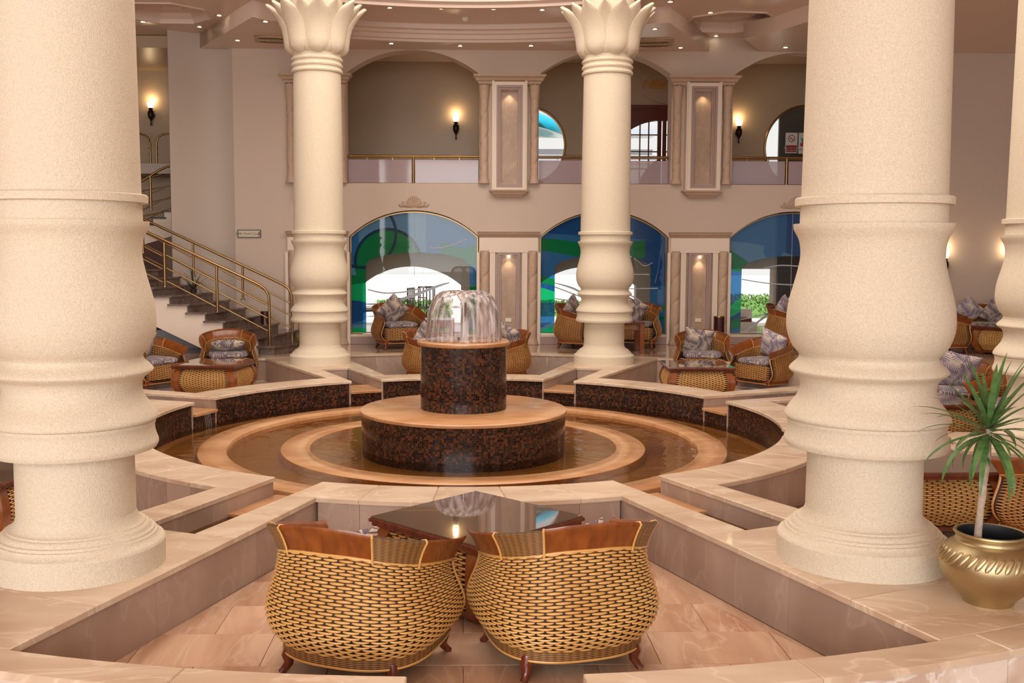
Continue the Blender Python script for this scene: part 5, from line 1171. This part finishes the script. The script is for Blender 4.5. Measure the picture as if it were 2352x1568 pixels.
# --- tables
def make_table(label, cane):
    t = thing('rattan_table', label, 'coffee table', (0, 0, 0), 0, 'square rattan coffee tables'); H = .445
    kp = catmull([(0, .355), (.12, .375), (.35, .415), (.6, .425), (.85, .40), (1, .372)], 5); z0, z1 = .055, .395
    half = lambda v: interp(kp, v)
    for q in range(4):
        R = Matrix.Rotation(q*pi/2, 3, 'Z')
        def S(s, v): h = half(v); return R @ Vector((s*(h-.065), -(h-.012), z0+(z1-z0)*v)), R @ Vector((0, -1, 0))
        b = MB(); lozenges(b, S, 18, 25, .03, .97); o = b.build('woven_panel', cane, t, 70); o['kind'] = 'stuff'
        b = MB(); b.grid(lambda i, j: S(-1+2*i/4, j/10)[0]-(R @ Vector((0, -1, 0)))*.004, 4, 10); b.build('panel_backing', 'cane_dark', o, 80)
        b = MB()
        def post(i, j):
            v = j/12; h = half(v); w = .085+.012*sin(pi*v); ring = [(h, h), (h-w, h), (h-w, h-.02), (h-.02, h-.02), (h-.02, h-w), (h, h-w)]
            x, y = ring[i % 6]; return R @ Vector((x, y, z0-.02+(z1-z0+.02)*v))
        b.grid(post, 6, 12, True); b.build('corner_post', 'wood', t, 45)
    for nm, hw, a, c, mt in (('base_frame', .365, .03, .06, 'wood_dark'), ('top_frame', .412, .392, .415, 'wood_dark'), ('top_frame', .425, .415, .436, 'wood_dark')):
        b = MB(); b.prism([(-hw, -hw), (hw, -hw), (hw, hw), (-hw, hw)], a, c, .006); b.build(nm, mt, t)
    b = MB(); b.prism([(-.415, -.415), (.415, -.415), (.415, .415), (-.415, .415)], .4365, .445, .002); b.build('glass_top', 'tabletop', t)
    for x in (-.3, .3):
        for y in (-.3, .3): b = MB(); b.prism([(x-.035, y-.035), (x+.035, y-.035), (x+.035, y+.035), (x-.035, y+.035)], 0, .03); b.build('foot', 'wood_dark', t)
    return t
m, nt_, bb = newmat('tabletop'); bb.inputs['Base Color'].default_value = (*lin((98, 78, 66)), 1); bb.inputs['Roughness'].default_value = .035; bb.inputs['Specular IOR Level'].default_value = .6; bb.inputs['Coat Weight'].default_value = .6; bb.inputs['Coat Roughness'].default_value = .01
t1 = place(make_table('square rattan coffee table with glass top in front of the two near armchairs', 'cane'), .075, -4.22, Z0, 45)
for x, y, deg, lb in ((3.05, 3.4, -3, 'square rattan coffee table in the far right lounge beside two armchairs'), (-3.27, 3.58, -8, 'square rattan coffee table in the far left lounge'), (3.23, -2.73, 1, 'square rattan coffee table behind the base of the big right column'),
    (-3.3, -2.95, -4, 'sliver of rattan coffee table at the left edge behind the big column'), (4.62, .25, 8, 'corner of a rattan coffee table peeping from behind the big right column'), (0.02, 4.55, 0, 'square rattan coffee table hidden behind the fountain')):
    if 'hidden' in lb: continue
    dup(t1, (x, y, Z0), radians(deg), lb)
dup(t1, (8.6, 5.98, 0), radians(38), 'rattan coffee table set cornerwise in front of the sofa')
def side_table(x, y, lb):
    t = thing('side_table', lb, 'side table', (x, y, 0), 0, 'wooden side tables by the windows')
    b = MB(); b.prism([(-.27, -.27), (.27, -.27), (.27, .27), (-.27, .27)], .46, .49, .006); b.build('tabletop', 'wood_dark', t)
    for sx in (-.23, .23):
        for sy_ in (-.23, .23): b = MB(); b.prism([(sx-.035, sy_-.035), (sx+.035, sy_-.035), (sx+.035, sy_+.035), (sx-.035, sy_+.035)], 0, .46); b.build('leg', 'wood', t)
    for q in range(4):
        R = Matrix.Rotation(q*pi/2, 3, 'Z'); b = MB(); lozenges(b, lambda s, v: (R @ Vector((s*.195, -.24, .37+.08*v)), R @ Vector((0, -1, 0))), 10, 6, 0, 1); o = b.build('woven_apron', 'cane_amber', t, 70); o['kind'] = 'stuff'
        b = MB(); b.grid(lambda i, j: R @ Vector((-.2+.4*i, -.235, .36+.1*j)), 1, 1); b.build('apron_board', 'wood_dark', t)
side_table(-.42, 6.75, 'square wooden side table beside the armchair at the left blue window'); side_table(2.57, 6.30, 'square wooden side table between the two armchairs at the middle window')
# --- cushions
def pillow_mesh(w, T, n=22, pinch=.10):
    b = MB()
    for sg in (1, -1):
        def Pp(i, j):
            u, v = -1+2*i/n, -1+2*j/n; e = max(0, (1-u**4)*(1-v**4)); k = 1-pinch*((1-abs(u))*abs(v)+(1-abs(v))*abs(u))*.9
            return (w*u*k, w*v*k, sg*T*(e**.55)*(1+.05*sin(5*u+3*v)))
        b.grid((lambda i, j: Pp(i, j)) if sg > 0 else (lambda i, j: Pp(n-i, j)), n, n)
    me = b.mesh(); shade(me, 80); return me
PM = pillow_mesh(.215, .075); PM2 = pillow_mesh(.25, .05, 22, .03)
def pillow(M4, mat, label, nm='throw_pillow', me=None, cat='cushion', grp='patterned throw pillows'):
    me = (me or PM)
    o = bpy.data.objects.new(nm, me); C.objects.link(o)
    if not me.materials: me.materials.append(MATS['cloth'])
    o.matrix_world = M4; o.material_slots[0].link = 'OBJECT'; o.material_slots[0].material = MATS[mat]; return tag(o, label, cat, grp)
def on_chair(key, lx, lz, tilt, roll, mat, label, ly=-.17, yaw=0):
    r = CH[key]; M4 = Matrix.Translation(r.location) @ Matrix.Rotation(r.rotation_euler.z, 4, 'Z') @ Matrix.Translation((lx, ly, lz)) @ Matrix.Rotation(radians(yaw), 4, 'Z') @ Matrix.Rotation(radians(90-tilt), 4, 'X') @ Matrix.Rotation(radians(roll), 4, 'Z'); pillow(M4, mat, label)
def seat_cushion(key, mat, label):
    r = CH[key]; b = MB(); w, d = .28, .27
    def Pp(i, j):
        a = 2*pi*i/40; c = cos(a); s = sin(a); ph = -pi/2+pi*j/8
        rx = abs(c)**.35*math.copysign(1, c); ry = abs(s)**.35*math.copysign(1, s); k = max(0, cos(ph))**.3
        return (w*rx*k, .0+d*ry*k, .385+.048*math.copysign(abs(sin(ph))**.7, sin(ph)))
    b.grid(Pp, 40, 8, True); o = b.build('seat_cushion', mat, None, 60); o.location = r.location; o.rotation_euler = r.rotation_euler; tag(o, label, 'cushion', 'patterned seat cushions')
CH['P'] = near_chair; CH['Q'] = [o for o in bpy.data.objects if o.name == 'rattan_armchair.002' or (o.get('label', '').startswith('pale cane') and o is not near_chair)][0]
on_chair('P', -.08, .40, 4, 12, 'cloth', 'patterned pillow whose top shows over the left near armchair', -.05); on_chair('Q', .02, .40, 4, 12, 'cloth', 'patterned pillow whose corner shows over the right near armchair', -.05)
seat_cushion('P', 'cloth_grey', 'seat cushion in the left near armchair'); seat_cushion('Q', 'cloth_grey', 'seat cushion in the right near armchair')
names = {'A': 'armchair behind the right lounge table', 'B': 'side-on armchair at the right lounge table', 'C': 'armchair behind the left lounge table', 'D': 'armchair beside the big left column', 'E': 'armchair left behind the fountain', 'F': 'armchair right behind the fountain',
 'G': 'armchair at the left blue window', 'H': 'armchair left of the far right column', 'I': 'armchair right of the far right column', 'J': 'armchair before the right blue window', 'L': 'armchair between the right-hand columns', 'M': 'armchair behind the dracaena leaves'}
for k, v in names.items(): seat_cushion(k, 'cloth_grey', 'leaf-print seat cushion of the '+v)
on_chair('A', .06, .56, 18, 8, 'cloth', 'large leaf-print pillow leaning in the '+names['A']); on_chair('B', .0, .60, 20, 20, 'cloth_pale', 'pale leaf-print pillow at the back of the '+names['B'], -.2)
pillow(Matrix.Translation(CH['C'].location) @ Matrix.Rotation(CH['C'].rotation_euler.z, 4, 'Z') @ Matrix.Translation((0, -.02, .50)) @ Matrix.Rotation(radians(18), 4, 'X') @ Matrix.Scale(1.15, 4, (1, 0, 0)), 'cloth', 'swirl-print pillow lying flat in the '+names['C'])
on_chair('D', .05, .60, 20, 10, 'cloth', 'small visible part of a pillow in the '+names['D']); on_chair('E', -.03, .60, 16, 30, 'cloth', 'cream and purple leaf pillow in the '+names['E']); on_chair('F', .0, .60, 20, 18, 'cloth', 'leaf-print pillow in the '+names['F'])
on_chair('G', .05, .62, 16, 42, 'cloth', 'diamond-set leaf pillow in the '+names['G'], -.1); on_chair('H', .0, .62, 16, 35, 'cloth', 'leaf pillow in the '+names['H']); on_chair('I', .08, .60, 16, 25, 'cloth', 'palm-leaf pillow in the '+names['I'], -.1)
on_chair('J', .0, .62, 18, 30, 'cloth_pale', 'pale pillow standing in the '+names['J']); on_chair('L', -.02, .60, 18, 12, 'cloth_pale', 'bluish white leaf pillow in the '+names['L'], -.1)
for x, r_, mt, lb in ((.52, 38, 'cloth_pale', 'left of the two pillows on the far sofa'), (.04, 30, 'cloth', 'right of the two pillows on the far sofa')):
    pillow(Matrix.Translation((8.98, 6.95, 0)) @ Matrix.Rotation(pi, 4, 'Z') @ Matrix.Translation((x, -.15, .6)) @ Matrix.Rotation(radians(72), 4, 'X') @ Matrix.Rotation(radians(r_), 4, 'Z'), mt, lb)
b = MB(); b.prism([(-.68, -.26), (.68, -.26), (.68, .22), (-.68, .22)], .337, .43, .03); o = b.build('seat_cushion', 'cloth'); o.location = (8.98, 6.95, 0); o.rotation_euler = (0, 0, pi); tag(o, 'long patterned seat cushion of the far sofa', 'cushion', 'patterned seat cushions')
# ------------------------------------------------------------------ plants, vase, bins
def blade(L, wd, droop, fold=.25, n=10):
    vs = []; x = z = 0; ang = 0
    for i in range(n+1):
        f = i/n; w_ = wd*(.35+.65*min(1, f*4))*(1-f**3)**.8*(1 if f < .999 else 0); a = -droop*f*f
        vs += [(x, -w_, z+fold*w_), (x, 0, z), (x, w_, z+fold*w_)]; x += L/n*cos(a); z += L/n*sin(a)
    fs = [(i*3+j, (i+1)*3+j, (i+1)*3+j+1, i*3+j+1) for i in range(n) for j in (0, 1)]
    me = bpy.data.meshes.new('leaf'); me.from_pydata(vs, [], fs); shade(me, 80); return me
def rosette(par, cx, cy_, cz, n, L, mat, seed, el=(82, -38), wd=.013):
    random.seed(seed); variants = [blade(1.0, wd/L*1.0, d) for d in (.25, .6, 1.0, 1.45)]
    for v in variants: v.materials.append(MATS[mat])
    for k in range(n):
        f = (k+.5)/n; e = el[0]+(el[1]-el[0])*f**.8+random.uniform(-6, 6); a = k*2.39996+random.uniform(-.2, .2); sc_ = L*random.uniform(.8, 1.12)
        me = variants[min(3, int(f*4))]; o = bpy.data.objects.new('leaf', me); C.objects.link(o); o.parent = par
        R = Matrix.Rotation(a, 4, 'Z') @ Matrix.Rotation(-radians(e), 4, 'Y'); zz = cz+.05*(1-f)-.02
        o.matrix_local = Matrix.Translation((cx, cy_, zz)) @ R @ Matrix.Translation((.006, 0, 0)) @ Matrix.Scale(sc_, 4)
pt = thing('plant_pot', 'round gold metal pot with slanted gadroon band at the right edge of the terrace', 'plant pot', (2.40, -5.27, 0))
prof = [(.0, .0), (.102, 0), (.108, .008), (.112, .018)]+catmull([(.125, .035), (.165, .075), (.198, .125), (.214, .175), (.213, .21), (.198, .245), (.170, .272), (.150, .285)], 4)+[(.146, .292), (.146, .305), (.152, .316), (.158, .322), (.156, .328), (.146, .33), (.14, .325)]
b = MB(); b.lathe(prof, 64, cap=False); b.build('bowl', 'gold_pot', pt, 40)
b = MB(); b.lathe([(.14, .326), (.135, .30), (.15, .27), (.175, .24), (.17, .22), (0, .215)], 48, cap=False); b.build('pot_lining', 'pot_inside', pt, 40)
b = MB(); b.lathe([(.165, .225), (.1, .235), (0, .24)], 32, cap=False); b.build('soil', 'soil', pt, 60)
b = MB(); nn = 8
def gd(i, j): a = 2*pi*i/12; s = -1+2*j/nn; r = .0135*sqrt(max(0, 1-s*s)); return (r*cos(a), s*.042, r*.8*sin(a))
b.grid(gd, 12, nn, True); gm = b.mesh('gadroon'); gm.materials.append(MATS['gold_pot']); shade(gm, 80)
for k in range(34):
    a = 2*pi*k/34; r = .2045; zc = .226; o = bpy.data.objects.new('gadroon', gm); C.objects.link(o); o.parent = pt
    n_ = Vector((cos(a)*.9, sin(a)*.9, .42)).normalized(); tg = Vector((-sin(a), cos(a), 0)); up_ = n_.cross(tg) ; up_ = (up_*cos(.55)+tg*sin(.55)); sd = up_.cross(n_)
    Mx = Matrix((sd, up_, n_)).transposed().to_4x4(); Mx.translation = (r*cos(a), r*sin(a), zc); o.matrix_local = Mx
pl = thing('dracaena_plant', 'dracaena with bare pale trunk and long narrow green leaves growing in the gold pot', 'plant', (2.40, -5.27, .24))
b = MB(); b.tube([(-.062, 0, -.02), (-.058, 0, .10), (-.052, 0, .2), (-.046, .0, .26), (-.043, 0, .30), (-.037, 0, .36), (-.034, 0, .42), (-.032, 0, .46), (-.03, 0, .56)], [.0185, .0165, .0155, .0175, .014, .0145, .0185, .0155, .012], 14); b.build('trunk', 'bark', pl, 60)
rosette(pl, -.03, 0, .545, 60, .335, 'leaf', 4, (84, -42), .0145)
rosette(pl, -.045, 0, .45, 3, .07, 'leaf', 8, (10, -30), .008)
def smallpot(name, x, y, z, prof, mat, label, rot=0):
    t = thing(name, label, 'plant pot' if 'pot' in name else 'vase', (x, y, z)); b = MB(); b.lathe(prof, 40, cap=False); b.build('body', mat, t, 50); b = MB(); b.lathe([(prof[-1][0]*.9, prof[-1][1]-.02), (0, prof[-1][1]-.02)], 24, cap=False); b.build('soil', 'soil', t); return t
smallpot('floor_vase', -2.50, 6.6, 0, [(0, 0), (.11, 0), (.12, .02)]+catmull([(.17, .08), (.20, .15), (.19, .21), (.15, .25), (.125, .265)], 3)+[(.13, .275), (.125, .285), (.15, .30), (.155, .31), (.14, .312)], 'olive_glaze', 'ribbed olive glazed vase at the foot of the stairs behind the far left column')
p2 = thing('dracaena_plant', 'thin dark plant in the olive vase, leaf tips showing right of the far left column', 'plant', (-2.38, 6.6, .28))
b = MB(); b.tube([(-.1, 0, 0), (0, 0, .4), (.02, 0, .75)], .014, 8); b.build('trunk', 'bark', p2, 60); rosette(p2, .02, 0, .72, 20, .42, 'leaf_dark', 12, (70, -50), .012)
smallpot('plant_pot', -4.42, 6.95, RISE*7, [(0, 0), (.045, 0), (.055, .06), (.05, .06)], 'granite_dark', 'small pot of the spiky plant on the staircase')
p3 = thing('spiky_plant', 'dark spiky-leaved plant standing on the stair beside the wall rail', 'plant', (-4.42, 6.95, RISE*7+.05)); rosette(p3, 0, 0, 0, 22, .36, 'leaf_dark', 21, (85, 0), .012)
b = MB(); b.lathe([(0, 0), (.08, 0), (.085, .2), (.075, .2), (.07, .02), (0, .02)], 32, cap=False); o = b.build('stair_bin', 'bin_brown', None, 40); o.location = (-3.28, 7.1, RISE*3); tag(o, 'small dark brown bin on the lower steps beside the wall', 'bin')
t = thing('litter_bin', 'tall dark brown cylinder bin with brass rim beside the right lounge armchair', 'bin', (4.31, 7.25, 0))
b = MB(); b.lathe([(0, 0), (.088, 0), (.088, .49), (0, .49)], 36, cap=False); b.build('body', 'bin_brown', t, 40); b = MB(); b.lathe([(.09, .485), (.094, .495), (.09, .508), (.075, .508), (.072, .49)], 36, cap=False); b.build('rim', 'brass', t, 40)
